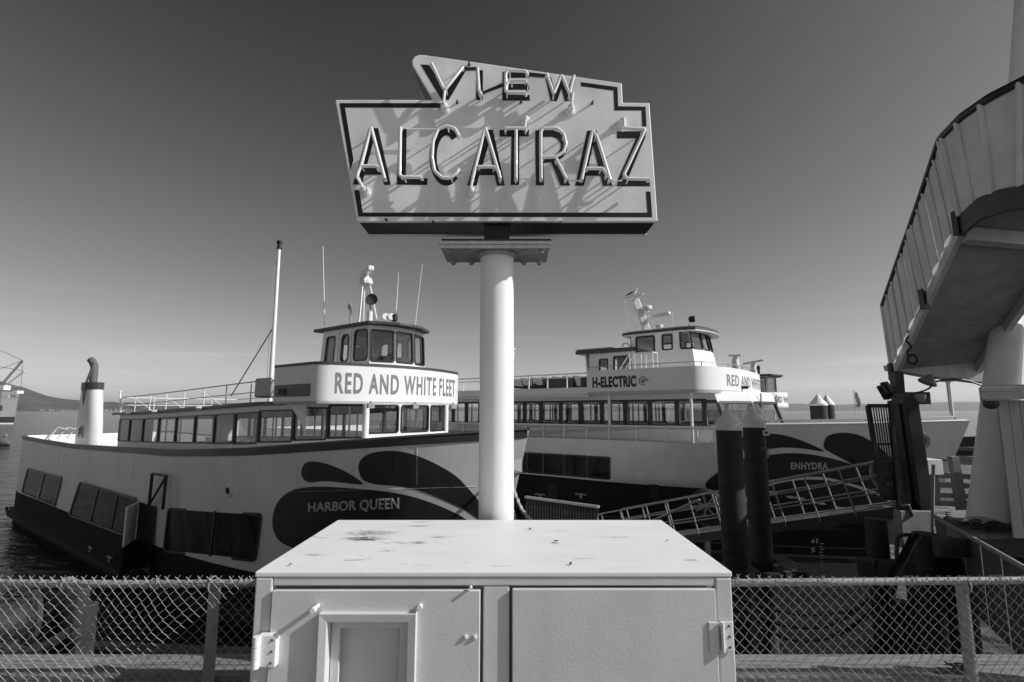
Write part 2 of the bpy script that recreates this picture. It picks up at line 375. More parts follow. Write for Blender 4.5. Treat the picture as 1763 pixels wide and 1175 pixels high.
hl = ridge('hills', [(-420, 700), (-200, 668), (-60, 655), (5, 658), (16, 660), (28, 665), (40, 667), (75, 680), (100, 686), (140, 690), (176, 694), (188, 691), (200, 695), (215, 693), (300, 697), (420, 694), (560, 698), (700, 700), (860, 703), (960, 706)], 6500, 1500, '')
tag(hl, kind='structure')
hr = ridge('hills', [(560, 706), (700, 703), (900, 700), (1100, 698), (1300, 696), (1360, 695), (1420, 697), (1500, 696), (1560, 694), (1610, 693), (1660, 692), (1720, 694), (1900, 690), (2100, 696), (2400, 706)], 15000, 2600, '')
tag(hr, kind='structure')
rt = random.Random(3); b = MB()
for k in range(150):                                     # far waterfront town, too small to tell apart
    px = rt.choice((rt.uniform(30, 150), rt.uniform(100, 330), rt.uniform(30, 420)))
    p = atY(px, 706.5, 4990 + rt.uniform(-40, 40)); p.z = ZW + rt.uniform(2, 14)
    b.box(p, (rt.uniform(8, 40), 14, rt.uniform(5, 13)))
tag(b.build('waterfront_town', 'town'), 'pale strip of tiny waterfront buildings along the foot of the far hill', 'town', kind='stuff')

# ================================================================== cabinet in the foreground
CF, CB, CT, CW = 2.064, 3.0, 1.203, .945                 # front, back, top, half width
def cf(px, py): return atY(px, py, CF)
xl, xr = cf(441, 988).x, cf(1258, 982).x
cab = thing('utility_cabinet', ((xl + xr) / 2, (CF + CB) / 2, 0), 'wide white painted metal utility cabinet with two doors in front of the sign pole', 'cabinet')
zt = cf(850, 984).z
z_head = cf(850, 1009).z; x_l2 = cf(464, 1100).x; x_r2 = cf(1236, 1100).x; xm0 = cf(832, 1080).x; xm1 = cf(877, 1080).x
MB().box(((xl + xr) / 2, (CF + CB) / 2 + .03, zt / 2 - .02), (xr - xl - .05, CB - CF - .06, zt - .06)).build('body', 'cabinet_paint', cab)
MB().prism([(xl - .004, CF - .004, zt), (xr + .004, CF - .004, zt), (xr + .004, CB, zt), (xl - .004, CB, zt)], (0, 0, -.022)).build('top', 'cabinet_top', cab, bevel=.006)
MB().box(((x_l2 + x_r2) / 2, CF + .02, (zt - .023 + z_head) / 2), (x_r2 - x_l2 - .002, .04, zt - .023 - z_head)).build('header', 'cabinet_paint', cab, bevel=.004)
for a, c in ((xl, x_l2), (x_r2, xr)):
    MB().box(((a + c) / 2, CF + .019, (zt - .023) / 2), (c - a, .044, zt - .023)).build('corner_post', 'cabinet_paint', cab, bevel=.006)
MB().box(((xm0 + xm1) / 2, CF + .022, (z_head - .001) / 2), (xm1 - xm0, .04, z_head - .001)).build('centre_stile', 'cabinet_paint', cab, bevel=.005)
tp_ = [o for o in cab.children if o.name.startswith('top')][0]
for px, py, r, am in ((628, 928, (.22, .10), 1.5), (720, 906, (.14, .035), 1.3), (700, 935, (.30, .06), .9), (540, 956, (.14, .03), .8), (958, 936, (.05, .03), .8), (1190, 965, (.07, .03), .7), (640, 918, (.30, .14), 1.0), (760, 925, (.16, .05), .8), (1060, 925, (.18, .04), .5), (610, 965, (.12, .03), .7), (1010, 962, (.10, .025), .6), (860, 975, (.12, .02), .6)):
    q = onz(px, py, zt) - V(WM[cab].translation); stain('cabinet_top', q.x, q.y, r, am, .05, 22)
# left door with a framed, recessed panel
d0, d1 = x_l2 + .004, xm0 - .012; dz = z_head - .014
w0, w1 = cf(553, 1080).x, cf(719, 1080).x; wz1 = cf(640, 1051).z; wz0 = wz1 - .50
b = MB(); fn, W, H = wall_panel(b, (d0, CF - .012, dz), (d1, CF - .012, dz), (d1, CF - .012, .06), (d0, CF - .012, .06), (w0 - d0 + .03, wz0 - .06 + .03, w1 - d0 - .03, wz1 - .06 - .03), (0, -1, 0), .03)
dl = b.build('door', 'cabinet_paint', cab, bevel=.004)
def frame_ring(x0, x1, z0, z1, wdt, y0, y1, name, m, parent, slope=0):
    b = MB(); o = [(x0, z0), (x1, z0), (x1, z1), (x0, z1)]; i = [(x0 + wdt, z0 + wdt), (x1 - wdt, z0 + wdt), (x1 - wdt, z1 - wdt), (x0 + wdt, z1 - wdt)]
    vs = [V((p[0], y0, p[1])) for p in o] + [V((p[0], y0 + slope, p[1])) for p in i] + [V((p[0], y1, p[1])) for p in i] + [V((p[0], y1, p[1])) for p in o]
    b.add(vs, [(r * 4 + k, r * 4 + (k + 1) % 4, ((r + 1) % 4) * 4 + (k + 1) % 4, ((r + 1) % 4) * 4 + k) for r in range(4) for k in range(4)])
    return b.build(name, m, parent, bevel=.003)
frame_ring(w0, w1, wz0, wz1, .032, CF - .036, CF + .02, 'panel_frame', 'cabinet_paint', dl, slope=.004)
frame_ring(w0 + .034, w1 - .034, wz0 + .034, wz1 - .034, .034, CF + .012, CF + .024, 'panel_stop', 'cabinet_paint', dl)
MB().box(((w0 + w1) / 2, CF + .05, (wz0 + wz1) / 2), (w1 - w0 - .05, .012, wz1 - wz0 - .05)).build('recessed_panel', 'cabinet_paint', dl)
for px, py, r, ln in ((549, 1041, .008, .055), (725, 1041, .008, .026)):
    p = cf(px, py); MB().lathe((p.x, CF - .010, p.z), [(r, 0), (r, ln * .7), (r * 1.4, ln * .72), (r * 1.2, ln)], 10, (0, -1, 0)).build('bolt', 'porcelain', dl, smooth=True)
for px, py in ((802, 1095), (817.5, 1095)):
    p = cf(px, py); MB().lathe((p.x, CF - .011, p.z), [(.010, 0), (.009, .006), (.003, .009)], 10, (0, -1, 0)).build('rivet', 'cabinet_paint', dl, smooth=True)
p = cf(811, 1010); MB().lathe((p.x, CF - .006, p.z), [(.006, 0), (.006, .02)], 8, (0, -1, 0)).build('latch_pin', 'porcelain', dl)
# right door
e0, e1 = xm1 + .010, x_r2 - .004
MB().box(((e0 + e1) / 2, CF + .004, dz / 2 + .03), (e1 - e0, .028, dz - .05)).build('door', 'cabinet_paint', cab, bevel=.004)
def hinge(px0, px1, py0, py1, knuckle, leaf_in, th=.030, kr=.0135):
    a = cf(px0, py0); c = cf(px1, py1); h = MB()
    h.box(((a.x + c.x) / 2, CF - .007 - th / 2, (a.z + c.z) / 2), (abs(c.x - a.x), th, abs(a.z - c.z))).build('hinge', 'white_paint', cab, bevel=.004)
    hp = cab.children[-1]
    k = cf(knuckle, py0)
    for j in range(3):
        z0 = lerp(c.z, a.z, j / 3 + .01); z1 = lerp(c.z, a.z, (j + 1) / 3 - .01)
        MB().lathe((k.x, CF - .013 - th, z0), [(kr, 0), (kr, z1 - z0)], 10).build('knuckle', 'white_paint', hp, smooth=True)
    for j in range(3): MB().lathe((leaf_in, CF - .006 - th, lerp(c.z, a.z, .15 + .35 * j)), [(.006, 0), (.004, .004)], 8, (0, -1, 0)).build('screw', 'rust', hp)
    return hp
hinge(452, 481, 1087, 1142, 452, cf(476, 1100).x)
hinge(1238, 1262, 1068, 1120, 1240, cf(1254, 1100).x, .006, .006)
a = cf(1217, 1069); c = cf(1237, 1121)
MB().box(((a.x + c.x) / 2, CF - .012, (a.z + c.z) / 2), (c.x - a.x, .006, a.z - c.z)).build('hinge_leaf', 'cabinet_paint', cab, bevel=.003)
# blown debris on the cabinet top
def scrap(px, py, s, label):
    p = onz(px, py, zt + .001); b = MB(); n = 7; rr = random.Random(int(px))
    pts = [p + V((math.cos(6.28 * k / n) * s * rr.uniform(.5, 1.2), math.sin(6.28 * k / n) * s * rr.uniform(.5, 1.3), rr.uniform(.001, .007))) for k in range(n)]
    b.prism(pts, (0, 0, .003)); tag(b.build('dry_leaf', 'leaf'), label, 'leaf', 'leaf scraps on the cabinet top')
scrap(958, 934, .010, 'largest dark leaf scrap in the middle of the white cabinet top')
scrap(982, 973, .007, 'small dark leaf scrap near the front edge of the cabinet top')
scrap(913, 912, .006, 'small dark leaf scrap by the pole foot on the cabinet top')
scrap(1149, 932, .005, 'tiny dark leaf scrap on the right half of the cabinet top')
scrap(500, 974, .006, 'tiny dark leaf scrap at the front left of the cabinet top')

# ================================================================== sign pole
PY = 3.16; PXc = atY(854.5, 800, PY).x; PR = .104
zpl = atY(851, 420, PY - .20).z
pole = thing('sign_pole', (PXc, PY, 0), 'thick round white steel pole carrying the sign behind the cabinet', 'pole')
MB().lathe((PXc, PY, 0), [(PR * 1.02, 0), (PR, 1.2), (PR, zpl - .002)], 40).build('shaft', 'pole_paint', pole, smooth=True)
pa, pb = atY(755.5, 417, PY - .2).x, atY(948, 417, PY - .2).x
pl = MB().box(((pa + pb) / 2, PY, zpl + .011), (pb - pa, .38, .022)).build('bracket_plate', 'galvanised', pole, bevel=.003)
MB().box(((pa + pb) / 2, PY - .181, zpl - .012), (pb - pa, .014, .022)).build('bracket_lip', 'galvanised', pl)
MB().lathe((PXc, PY, zpl - .035), [(PR + .002, 0), (PR + .022, .02), (PR + .022, .034)], 28).build('collar', 'galvanised', pole, smooth=True)
for ix in (pa + .05, PXc - .17, PXc + .17, pb - .05):
    for iy in (PY - .13, PY + .13):
        MB().lathe((ix, iy, zpl - .034), [(.012, 0), (.012, .012), (.021, .013), (.021, .033)], 8).build('bolt', 'galvanised', pl)
bp = zpl + .022

# ================================================================== neon sign
SY, SD, TO = 3.02, .28, .07
YAW = math.radians(.6); SN = V((math.sin(YAW), -math.cos(YAW), 0))   # the face is turned a little to the right
def zp(x, y): return (560 + x / 2.938, 80 + y / 2.938)   # coordinates taken off an enlarged crop
def sf(x, y, off=0.0):                                   # point on the sign face, off metres in front of it
    d = ray(*zp(x, y)); o = V((PXc, SY, 0)); o.z = CAM.z
    return CAM + d * (((o - CAM).dot(SN) + off) / d.dot(SN))
sign = thing('neon_sign', (PXc, 3.14, bp), 'stepped pale neon sign reading VIEW ALCATRAZ on top of the pole', 'sign')
OUT = [(50, 270), (545, 270), (441, 95), (438, 72), (450, 52), (475, 42), (500, 43), (1500, 186), (1505, 284), (1640, 286), (1682, 886), (160, 886)]
def shrink(pts, k):
    c = V((sum(p[0] for p in pts) / len(pts), sum(p[1] for p in pts) / len(pts))); return [tuple(c + (V(p) - c) * k) for p in pts]
face = MB().prism([sf(*p) for p in OUT], -SN * .03).build('face', 'sign_face', sign, bevel=.005)
MB().prism([sf(*p) - SN * .03 for p in shrink(OUT, .992)], -SN * (SD - .06)).build('case', 'sign_black', sign)
MB().prism([sf(*p) - SN * (SD - .03) for p in OUT], -SN * .03).build('back_face', 'sign_face', sign, bevel=.005)
zb = sf(800, 886).z
MB().box((PXc, 3.15, (bp + zb) / 2 + .01), (.155, .155, zb - bp + .02)).build('stub_post', 'sign_black', sign)
MB().box((PXc, 3.15, bp + .006), (pb - pa - .01, .36, .012)).build('base_plate', 'sign_black', sign)
lay = [0]
def flat(pts, name, m, parent, off=.0012):               # a painted shape on the sign face, a fraction of a millimetre proud
    lay[0] += 1; o = off + (lay[0] % 5) * .0006
    b = MB(); b.prism([sf(*p) + SN * o for p in pts], -SN * (o - .0002)); return b.build(name, m, parent)
def flats(shapes, name, parent, m='sign_black'):
    b = MB()
    for k, pts in enumerate(shapes):
        o = .0012 + k * .0006; b.prism([sf(*p) + SN * o for p in pts], -SN * (o - .0002))
    return b.build(name, m, parent)
BORD = [[(72, 288), (590, 288), (597, 312), (100, 310), (143, 575), (128, 625)],
        [(1293, 182), (1478, 207), (1482, 304), (1620, 306), (1625, 405), (1603, 405), (1600, 325), (1463, 325), (1458, 225), (1295, 202)],
        [(147, 728), (172, 728), (190, 842), (1630, 842), (1622, 735), (1645, 735), (1654, 865), (168, 862)]]
for pts in BORD: flats([pts], 'border_stripe', face)
def ribbon(path, w):
    L, R = [], []
    for i, p in enumerate(path):
        a = V(path[max(0, i - 1)]); c = V(path[min(len(path) - 1, i + 1)]); d = (c - a).normalized(); n = V((-d.y, d.x))
        L.append(tuple(V(p) + n * w / 2)); R.append(tuple(V(p) - n * w / 2))
    return L + R[::-1]
Cpath = [(612 + 66 * math.cos(math.radians(a)), 560 + 128 * math.sin(math.radians(a))) for a in range(-48, -316, -12)]
Rpath = [(1088, 442), (1150, 441), (1185, 455), (1206, 485), (1207, 520), (1190, 550), (1155, 570), (1095, 573)]
LET = {'V': [[(482, 92), (525, 95), (607, 215), (680, 110), (718, 112), (625, 272), (590, 272)], [(715, 112), (768, 112), (768, 122), (710, 124)]],
 'I': [[(765, 120), (798, 122), (797, 272), (763, 272)], [(797, 230), (897, 195), (897, 206), (797, 243)]],
 'E': [[(898, 130), (1032, 135), (1032, 160), (925, 160), (925, 190), (1032, 190), (1032, 220), (925, 220), (925, 245), (1034, 247), (1034, 275), (896, 275)], [(1032, 142), (1120, 150), (1120, 160), (1032, 153)]],
 'W': [[(1112, 152), (1142, 156), (1160, 225), (1185, 160), (1210, 160), (1225, 225), (1245, 165), (1265, 168), (1235, 278), (1212, 278), (1195, 215), (1172, 278), (1140, 275)]],
 'A': [[(222, 415), (262, 415), (185, 700), (140, 700)], [(232, 415), (268, 415), (332, 702), (298, 702)], [(190, 612), (290, 612), (300, 650), (180, 650)]],
 'L': [[(375, 418), (412, 418), (408, 668), (518, 668), (516, 702), (362, 700)]],
 'C': [ribbon(Cpath, 36)],
 'A2': [[(800, 423), (848, 423), (765, 705), (718, 705)], [(810, 423), (848, 423), (908, 705), (868, 705)], [(770, 620), (870, 620), (880, 652), (762, 652)]],
 'T': [[(882, 423), (1030, 423), (1030, 457), (982, 457), (980, 702), (938, 702), (942, 457), (882, 457)]],
 'R': [[(1062, 425), (1100, 425), (1106, 704), (1065, 704)], ribbon(Rpath, 34), [(1140, 578), (1182, 572), (1238, 704), (1190, 704)]],
 'A3': [[(1325, 427), (1372, 427), (1308, 706), (1264, 706)], [(1335, 427), (1372, 427), (1452, 706), (1405, 706)], [(1310, 622), (1420, 622), (1428, 655), (1300, 655)]],
 'Z': [[(1475, 430), (1625, 430), (1617, 466), (1528, 676), (1642, 678), (1642, 708), (1476, 708), (1480, 672), (1572, 466), (1475, 466)]]}
for k, shapes in LET.items(): flats(shapes, 'painted_letter', face)
TUBES = [[[(537, 87), (597, 212), (608, 217), (695, 105)]],
 [[(770, 112), (777, 225), (786, 238)]],
 [[(1022, 137), (1010, 125), (925, 122), (912, 138), (912, 225), (925, 235), (1016, 235)], [(916, 212), (920, 184), (936, 173), (1016, 174)]],
 [[(1120, 140), (1155, 240), (1195, 145), (1235, 240), (1258, 150)]],
 [[(160, 662), (165, 640), (180, 606), (232, 410), (300, 668)], [(178, 606), (262, 606), (276, 620)]],
 [[(380, 410), (376, 650), (390, 662), (485, 663)]],
 [[(675, 452), (655, 415), (610, 403), (570, 420), (545, 480), (540, 560), (552, 630), (590, 665), (630, 668), (665, 640), (674, 622)]],
 [[(745, 668), (808, 412), (820, 445), (885, 668)], [(775, 610), (858, 610), (880, 640)]],
 [[(912, 415), (1015, 415)], [(965, 425), (965, 668)]],
 [[(1092, 668), (1090, 432), (1104, 415), (1170, 415), (1205, 442), (1218, 495), (1205, 535), (1165, 560), (1102, 562)], [(1170, 572), (1218, 668)]],
 [[(1297, 672), (1352, 425), (1375, 460), (1440, 672)], [(1325, 618), (1405, 618), (1425, 650)]],
 [[(1506, 412), (1618, 420), (1510, 650), (1526, 670), (1638, 672)]]]
def soften(path, r=9):
    pts = [V(p) for p in path]; out = [pts[0]]
    for i in range(1, len(pts) - 1):
        a, p, c = pts[i - 1], pts[i], pts[i + 1]; da, dc = (a - p), (c - p); k = min(r, da.length * .4, dc.length * .4)
        q0, q1 = p + da.normalized() * k, p + dc.normalized() * k
        for t in (0, .33, .66, 1): out.append(q0 * (1 - t) ** 2 + p * 2 * t * (1 - t) + q1 * t * t)
    return out + [pts[-1]]
for t in TUBES:
    b = MB(); sups = []
    for path in t:
        pp = soften(path); pts = [sf(x, y, TO) for x, y in pp]
        pts = [pts[0] - SN * .03] + pts + [pts[-1] - SN * .03]      # ends turn back to the face
        b.tube(pts, .0105, 10)
        L = sum((pts[i + 1] - pts[i]).length for i in range(len(pts) - 1)); 
        for k in range(1, 1 + max(2, int(L / .2))):
            i = int(len(pts) * (k - .5) / max(2, int(L / .2))); q = pts[min(max(1, i), len(pts) - 2)]
            sups.append(MB().tube([q - SN * .008, q - SN * (TO - .002)], .005, 6))
    tb = b.build('neon_tube', 'neon_tube', sign, smooth=True)
    for s_ in sups: s_.build('tube_stand', 'porcelain', tb)
for a, c in (((412, 420), (566, 420)), ((985, 672), (1065, 672)), ((690, 630), (735, 628)), ((1230, 680), (1290, 680)), ((1448, 682), (1500, 680))):
    MB().tube([sf(*a, TO - .03), sf(*c, TO - .03)], .005, 6).build('jumper_tube', 'neon_tube', sign, smooth=True)
for pts in ([(700, 113), (763, 112)], [(1020, 176), (1024, 200), (1020, 230)], [(786, 240), (905, 190)], [(1024, 138), (1115, 148)]):
    MB().tube([sf(*p, TO - .02) for p in pts], .008, 6).build('blacked_out_tube', 'sign_black', sign, smooth=True)
for x, y, tx, ty in ((605, 320, 604, 225), (1238, 330, 1252, 235), (1015, 388, 1008, 415), (1497, 395, 1512, 418), (205, 738, 165, 668), (740, 742, 744, 672)):
    p = sf(x, y); q = sf(tx, ty, TO); e = p + SN * TO
    i = MB().lathe(p - SN * .001, [(.030, 0), (.030, .012), (.019, .016), (.017, .045), (.021, .05), (.014, .062)], 14, SN).build('insulator', 'porcelain', sign, smooth=True)
    MB().tube([e - SN * .03, e, q], .009, 8).build('electrode', 'neon_tube', i, smooth=True)
for x, y in ((668, 287), (728, 95), (1350, 290), (990, 285), (548, 893), (1188, 898), (310, 880)):
    p = sf(x, y); MB().lathe(p, [(.009, 0), (.007, .012), (.003, .035)], 8, SN).build('bolt', 'dark_metal', face)

# ================================================================== chain-link fences and the timber kerb
FY = 3.10; fz = atY(300, 1005, FY).z
def chain_fence(x0, x1, posts, label, seed, sag):
    root = thing('chain_link_fence', ((x0 + x1) / 2, FY, 0), label, 'fence', 'chain-link fence beside the cabinet')
    rails = [V((x0 + (x1 - x0) * i / 10, FY, fz + sag(i / 10))) for i in range(11)]
    MB().tube(rails, .0205, 12).build('top_rail', 'galvanised', root, smooth=True)
    for x in posts:
        MB().tube([(x, FY + .035, 0), (x, FY + .035, fz - .03)], .030, 12).lathe((x, FY + .035, fz - .03), [(.033, 0), (.033, .02), (.012, .04)], 12).build('post', 'galvanised', root, smooth=True)
        MB().tube(arc((x, FY + .012, fz - .01), .045, 0, 6.28, 12, (0, 1, 0), (0, 0, 1)), .004, 5).build('post_tie', 'galvanised', root)
    rr = random.Random(seed); w = .059; n = int((x1 - x0) / w); b = MB(); hgt = fz + .035; rows = int(hgt / (w * .5)) - 1
    dent = [(rr.uniform(x0, x1), rr.uniform(.3, fz), rr.uniform(.12, .3), rr.uniform(-.012, .012), rr.uniform(-.012, .012), rr.uniform(-.04, .02)) for _ in range(9)]
    if x0 < -2: dent += [(atY(150, 1050, FY).x, .66, .13, .02, -.03, .03), (atY(160, 1100, FY).x, .55, .08, -.02, .02, .03)]
    def warp(p):
        q = V(p)
        for cx, cz, r, dx, dz, dy in dent:
            g = math.exp(-((p[0] - cx) ** 2 + (p[2] - cz) ** 2) / (r * r)); q += V((dx, dy, dz)) * g
        q.y = min(q.y, FY + .03) ; return q
    for i in range(2 * n + 2):                           # neighbouring wires zigzag in opposite phase and hook together
        x = x0 + i * w * .5; pts = []
        for j in range(rows + 1):
            o = (w * .5 + .001) if (i + j) % 2 else -.001
            pts.append(warp((x + o + rr.uniform(-.002, .002), FY - .026 + (.0025 if o > 0 else -.0025), hgt - j * w * .5 + rr.uniform(-.002, .002))))
        b.tube(pts, .0020, 4, cap=False)
        if i % 2:                                        # twisted tip above the rail
            tip = pts[0]; a = rr.uniform(-.6, .6)
            b.tube([tip + V((-.010, 0, -.012)), tip + V((.012 + .01 * a, .004, .016))], .0023, 4); b.tube([tip + V((.012, 0, -.012)), tip + V((-.010 + .01 * a, -.004, .013 + .008 * a))], .0023, 4)
    m = b.build('chain_link_mesh', 'galvanised', root, smooth=True); m['kind'] = 'stuff'
    for i in range(int((x1 - x0) / .5)):
        x = x0 + .25 + i * .5; zz = fz + sag((x - x0) / (x1 - x0))
        MB().tube([V((x + .02 * math.sin(k * .6) * 0 + k * .004, FY + .029 * math.cos(k * .8), zz + .029 * math.sin(k * .8))) for k in range(14)], .0025, 4).build('wire_tie', 'galvanised', root)
xa = atY(-120, 1005, FY).x; xb = xl - .004
chain_fence(xa, atY(442, 1005, FY).x + .25, [atY(365, 1080, FY + .035).x, atY(-60, 1080, FY).x], 'bent chain-link fence with pipe rail left of the white cabinet', 11, lambda t: .008 - .010 * math.sin(t * 3))
chain_fence(atY(1255, 1005, FY).x - .25, atY(1880, 1005, FY).x, [atY(1663, 1080, FY + .035).x, atY(1820, 1080, FY).x], 'chain-link fence with pipe rail right of the white cabinet', 12, lambda t: .002 + .018 * t)
for x0, x1, l in ((-4.4, -.02, 'weathered timber kerb beam behind the fence left of the cabinet'), (.0, 4.4, 'weathered timber kerb beam behind the fence right of the cabinet')):
    t = empty('timber_kerb', ((x0 + x1) / 2, 3.35, 0)); tag(t, l, 'kerb beam', 'timber kerb along the pier edge')
    for j, (ya, yb) in enumerate(((3.19, 3.325), (3.329, 3.46))):
        MB().box(((x0 + x1) / 2, (ya + yb) / 2, .15 + .003 * j), (x1 - x0 - .01, yb - ya, .3)).build('timber', 'timber', t, bevel=.012)
# curled dead leaf on the kerb
p = onz(1648, 1156, .306); b = MB(); rr = random.Random(5)
for k in range(9):
    c = p + V((rr.uniform(-.07, .07), rr.uniform(-.03, .03), rr.uniform(.005, .03))); a = rr.uniform(0, 6.28)
    q = [c + V((math.cos(a) * .05, math.sin(a) * .03, .012)), c + V((-math.sin(a) * .02, math.cos(a) * .02, .0)), c - V((math.cos(a) * .05, math.sin(a) * .03, -.004)), c + V((math.sin(a) * .02, -math.cos(a) * .02, .022))]
    b.prism(q, (0, 0, .003))
tag(b.build('dead_leaves', 'leaf'), 'curled clump of dead leaves on the timber kerb behind the right fence', 'leaves')
# flanged pipe casting behind the fence, far left
VY = 4.1; c = atY(58, 1062, VY)
v = thing('flanged_pipe', (c.x, VY, .3), 'grey flanged pipe casting with bolts behind the left fence', 'pipe')
ax = V((-.55, -.83, .05)).normalized(); u1 = ax.cross(V((0, 0, 1))).normalized(); u2 = ax.cross(u1); RA = Matrix((u1, ax, -u2)).transposed()
MB().lathe(c, [(.128, .05), (.128, .50), (.118, .56), (.08, .60), (.02, .615)], 28, ax).build('pipe', 'casting', v, smooth=True)
MB().lathe(c, [(.19, .0), (.19, .030), (.15, .036)], 30, ax).build('flange', 'casting', v, smooth=True)
MB().lathe(c - ax * .05, [(.185, 0), (.185, .036)], 30, ax).build('gasket', 'rubber', v, smooth=True)
MB().lathe(c + ax * .038, [(.15, 0), (.14, .03), (.12, .05)], 28, ax).build('hub', 'casting', v, smooth=True)
for k in range(8):
    a = k * math.pi / 4 + .2; q = c + (u1 * math.cos(a) + u2 * math.sin(a)) * .155
    MB().lathe(q - ax * .05, [(.012, 0), (.012, .11), (.022, .085), (.022, .11)][:2], 6, ax).build('flange_bolt', 'rust', v); MB().lathe(q + ax * .031, [(.024, 0), (.024, .022)], 6, ax).build('nut', 'casting', v)
MB().box(c - ax * .12 + V((.13, .0, .03)), (.40, .09, .40), RA).build('back_plate', 'casting', v, bevel=.035)
MB().tube(catmull([c + V((-.16, -.10, -.20)), c + V((.0, -.13, -.215)), c + V((.16, -.08, -.17)), c + V((.30, .0, -.08)), c + V((.33, .04, .02))], 4), .032, 10).build('rim', 'casting', v, smooth=True)
MB().box((c.x + .16, VY + .16, .0), (.26, .2, .62)).build('pedestal', 'dark_metal', v, bevel=.02)
MB().box((c.x + .1, VY + .2, -.34), (.9, .4, .12)).build('footing', 'timber_dark', v, bevel=.02)
# ================================================================== the near ferry
HQ = Boat(-37.6, 10.0)
hq = HQ.root('ferry_boat'); tag(hq, 'near red and white ferry lettered HARBOR QUEEN with tall light mast and small wheelhouse', 'ferry')
def interp(tab, x):
    for (a, ya), (c, yc) in zip(tab, tab[1:]):
        if x <= c: t = max(0, (x - a) / (c - a)); return lerp(ya, yc, t)
    return tab[-1][1]
SHEER = [(0, 4.2), (5, 4.12), (10, 4.08), (16, 4.2), (20, 4.28), (24, 4.5), (26.6, 4.72), (28.7, 4.9), (30.6, 5.05)]
HBT = [(19, 3.45), (22, 3.40), (24, 3.24), (26, 2.86), (27.3, 2.48), (28.4, 2.0), (29.5, 1.10), (30.6, 0)]
def hb(x, t):
    tip = 29.2 + 1.4 * t ** 1.1; xx = x * 30.6 / tip; b = 0.0
    if xx <= HBT[0][0]: b = 3.45
    elif xx < 30.6:
        for i in range(len(HBT) - 1):
            if xx <= HBT[i + 1][0]:
                (x0, b0), (x1, b1) = HBT[i], HBT[i + 1]; xm, bm_ = HBT[max(0, i - 1)]; xp, bp_ = HBT[min(len(HBT) - 1, i + 2)]; h = x1 - x0; u = (xx - x0) / h
                m0 = (b1 - bm_) / max(1e-6, x1 - xm) * h; m1 = (bp_ - b0) / max(1e-6, xp - x0) * h
                b = (2 * u ** 3 - 3 * u * u + 1) * b0 + (u ** 3 - 2 * u * u + u) * m0 + (3 * u * u - 2 * u ** 3) * b1 + (u ** 3 - u * u) * m1; break
    b *= 1 - .08 * (1 - t) * min(1, max(0, (xx - 18) / 6))
    return b - .35 * max(0, 1 - x / 2.0) ** 2
def hull_row(t0, sgn, zf, n=46, off=0):
    tip = 29.2 + 1.4 * t0 ** 1.1; row = []
    for i in range(n + 1):
        s = i / n; x = tip * (1 - (1 - s) ** 1.5) if s > 0 else 0
        row.append(HQ.w(x - (0.35 * (1 - t0) if i == 0 else 0) * 0, sgn * (hb(x, t0) + (off if s < 1 else 0)), zf(x)))
    return row
def tz(z, x): return min(1, max(0, z / interp(SHEER, x)))
def hull_skin(levels, name, m, parent, off=0):
    b = MB()
    for sgn in (-1, 1):
        rows = []
        for lv in levels:                                # lv: ('z', height) or ('f', fraction from 1.47 to the sheer, drop)
            if lv[0] == 'z': t0 = lv[1] / 4.4; zf = (lambda x, z=lv[1]: z)
            else: t0 = min(1, (1.47 + (4.5 - 1.47) * lv[1]) / 4.5); zf = (lambda x, f=lv[1], d=lv[2]: lerp(1.47, interp(SHEER, x), f) - d)
            t0 = max(0, t0); rows.append(hull_row(t0, sgn, zf, off=off))
        b.quadgrid(rows)
        if sgn < 0: st = [r[0] for r in rows]
        else: b.quadgrid([st, [r[0] for r in rows]])
    return b.build(name, m, parent, smooth=True)
hull = hull_skin([('f', k / 10, 0) for k in range(11)], 'hull', 'hull_white', hq)
low = hull_skin([('z', -.6), ('z', 0), ('z', .5), ('z', 1.0), ('z', 1.468)], 'lower_hull', 'black_paint', hq, off=.004)
hull_skin([('f', .952, 0), ('f', 1.0, -.02)], 'sheer_stripe', 'stripe_red', hull, off=.02)
def inner_deck(b, z_of, inset, x0, x1, n=24):
    row = [[], []]
    for i in range(n + 1):
        x = lerp(x0, x1, i / n); y = max(.02, hb(x, tz(z_of(x), x)) - inset); row[0].append(HQ.w(x, -y, z_of(x))); row[1].append(HQ.w(x, y, z_of(x)))
    b.quadgrid(row)
b = MB(); inner_deck(b, lambda x: interp(SHEER, x) - .95, .05, .1, 30.4); b.build('deck', 'deck_grey', hq)
b = MB()                                                 # inside of the bulwark
for sgn in (-1, 1):
    b.quadgrid([[HQ.w(x, sgn * max(.02, hb(x, tz(interp(SHEER, x) - d, x)) - .07), interp(SHEER, x) - d) for x in [30.4 * k / 40 for k in range(41)]] for d in (0.0, .3, .6, .94)])
b.quadgrid([[HQ.w(.06, y, 4.2) for y in (-3, 3)], [HQ.w(.06, y, 3.2) for y in (-3, 3)]])
b.build('bulwark_lining', 'white_gloss', hq, fixn=False)
b = MB()
for sgn in (-1, 1):                                      # cap rail
    b.tube([HQ.w(x, sgn * max(.0, hb(x, 1.0) - .03), interp(SHEER, x) + .02) for x in [30.55 * (1 - (1 - k / 48) ** 1.4) for k in range(49)]], .05, 6)
b.tube([HQ.w(.0, y, 4.22) for y in (-3.1, 3.1)], .05, 6)
b.build('cap_rail', 'stripe_red', hull, smooth=True)
b = MB()
for sgn in (-1, 1):                                      # guard rail just over the water
    pts = [(x, hb(x, .12) + .12) for x in [k * .9 for k in range(30)]]
    b.quadgrid([[HQ.w(x, sgn * (y + dy), z) for x, y in pts] for dy, z in ((-.15, .30), (.16, .34), (.18, .52), (-.15, .58))])
b.quadgrid([[HQ.w(x, y, z) for y in (-3.45, -2, 0, 2, 3.45)] for x, z in ((.1, .30), (-.34, .34), (-.36, .52), (.1, .58))])
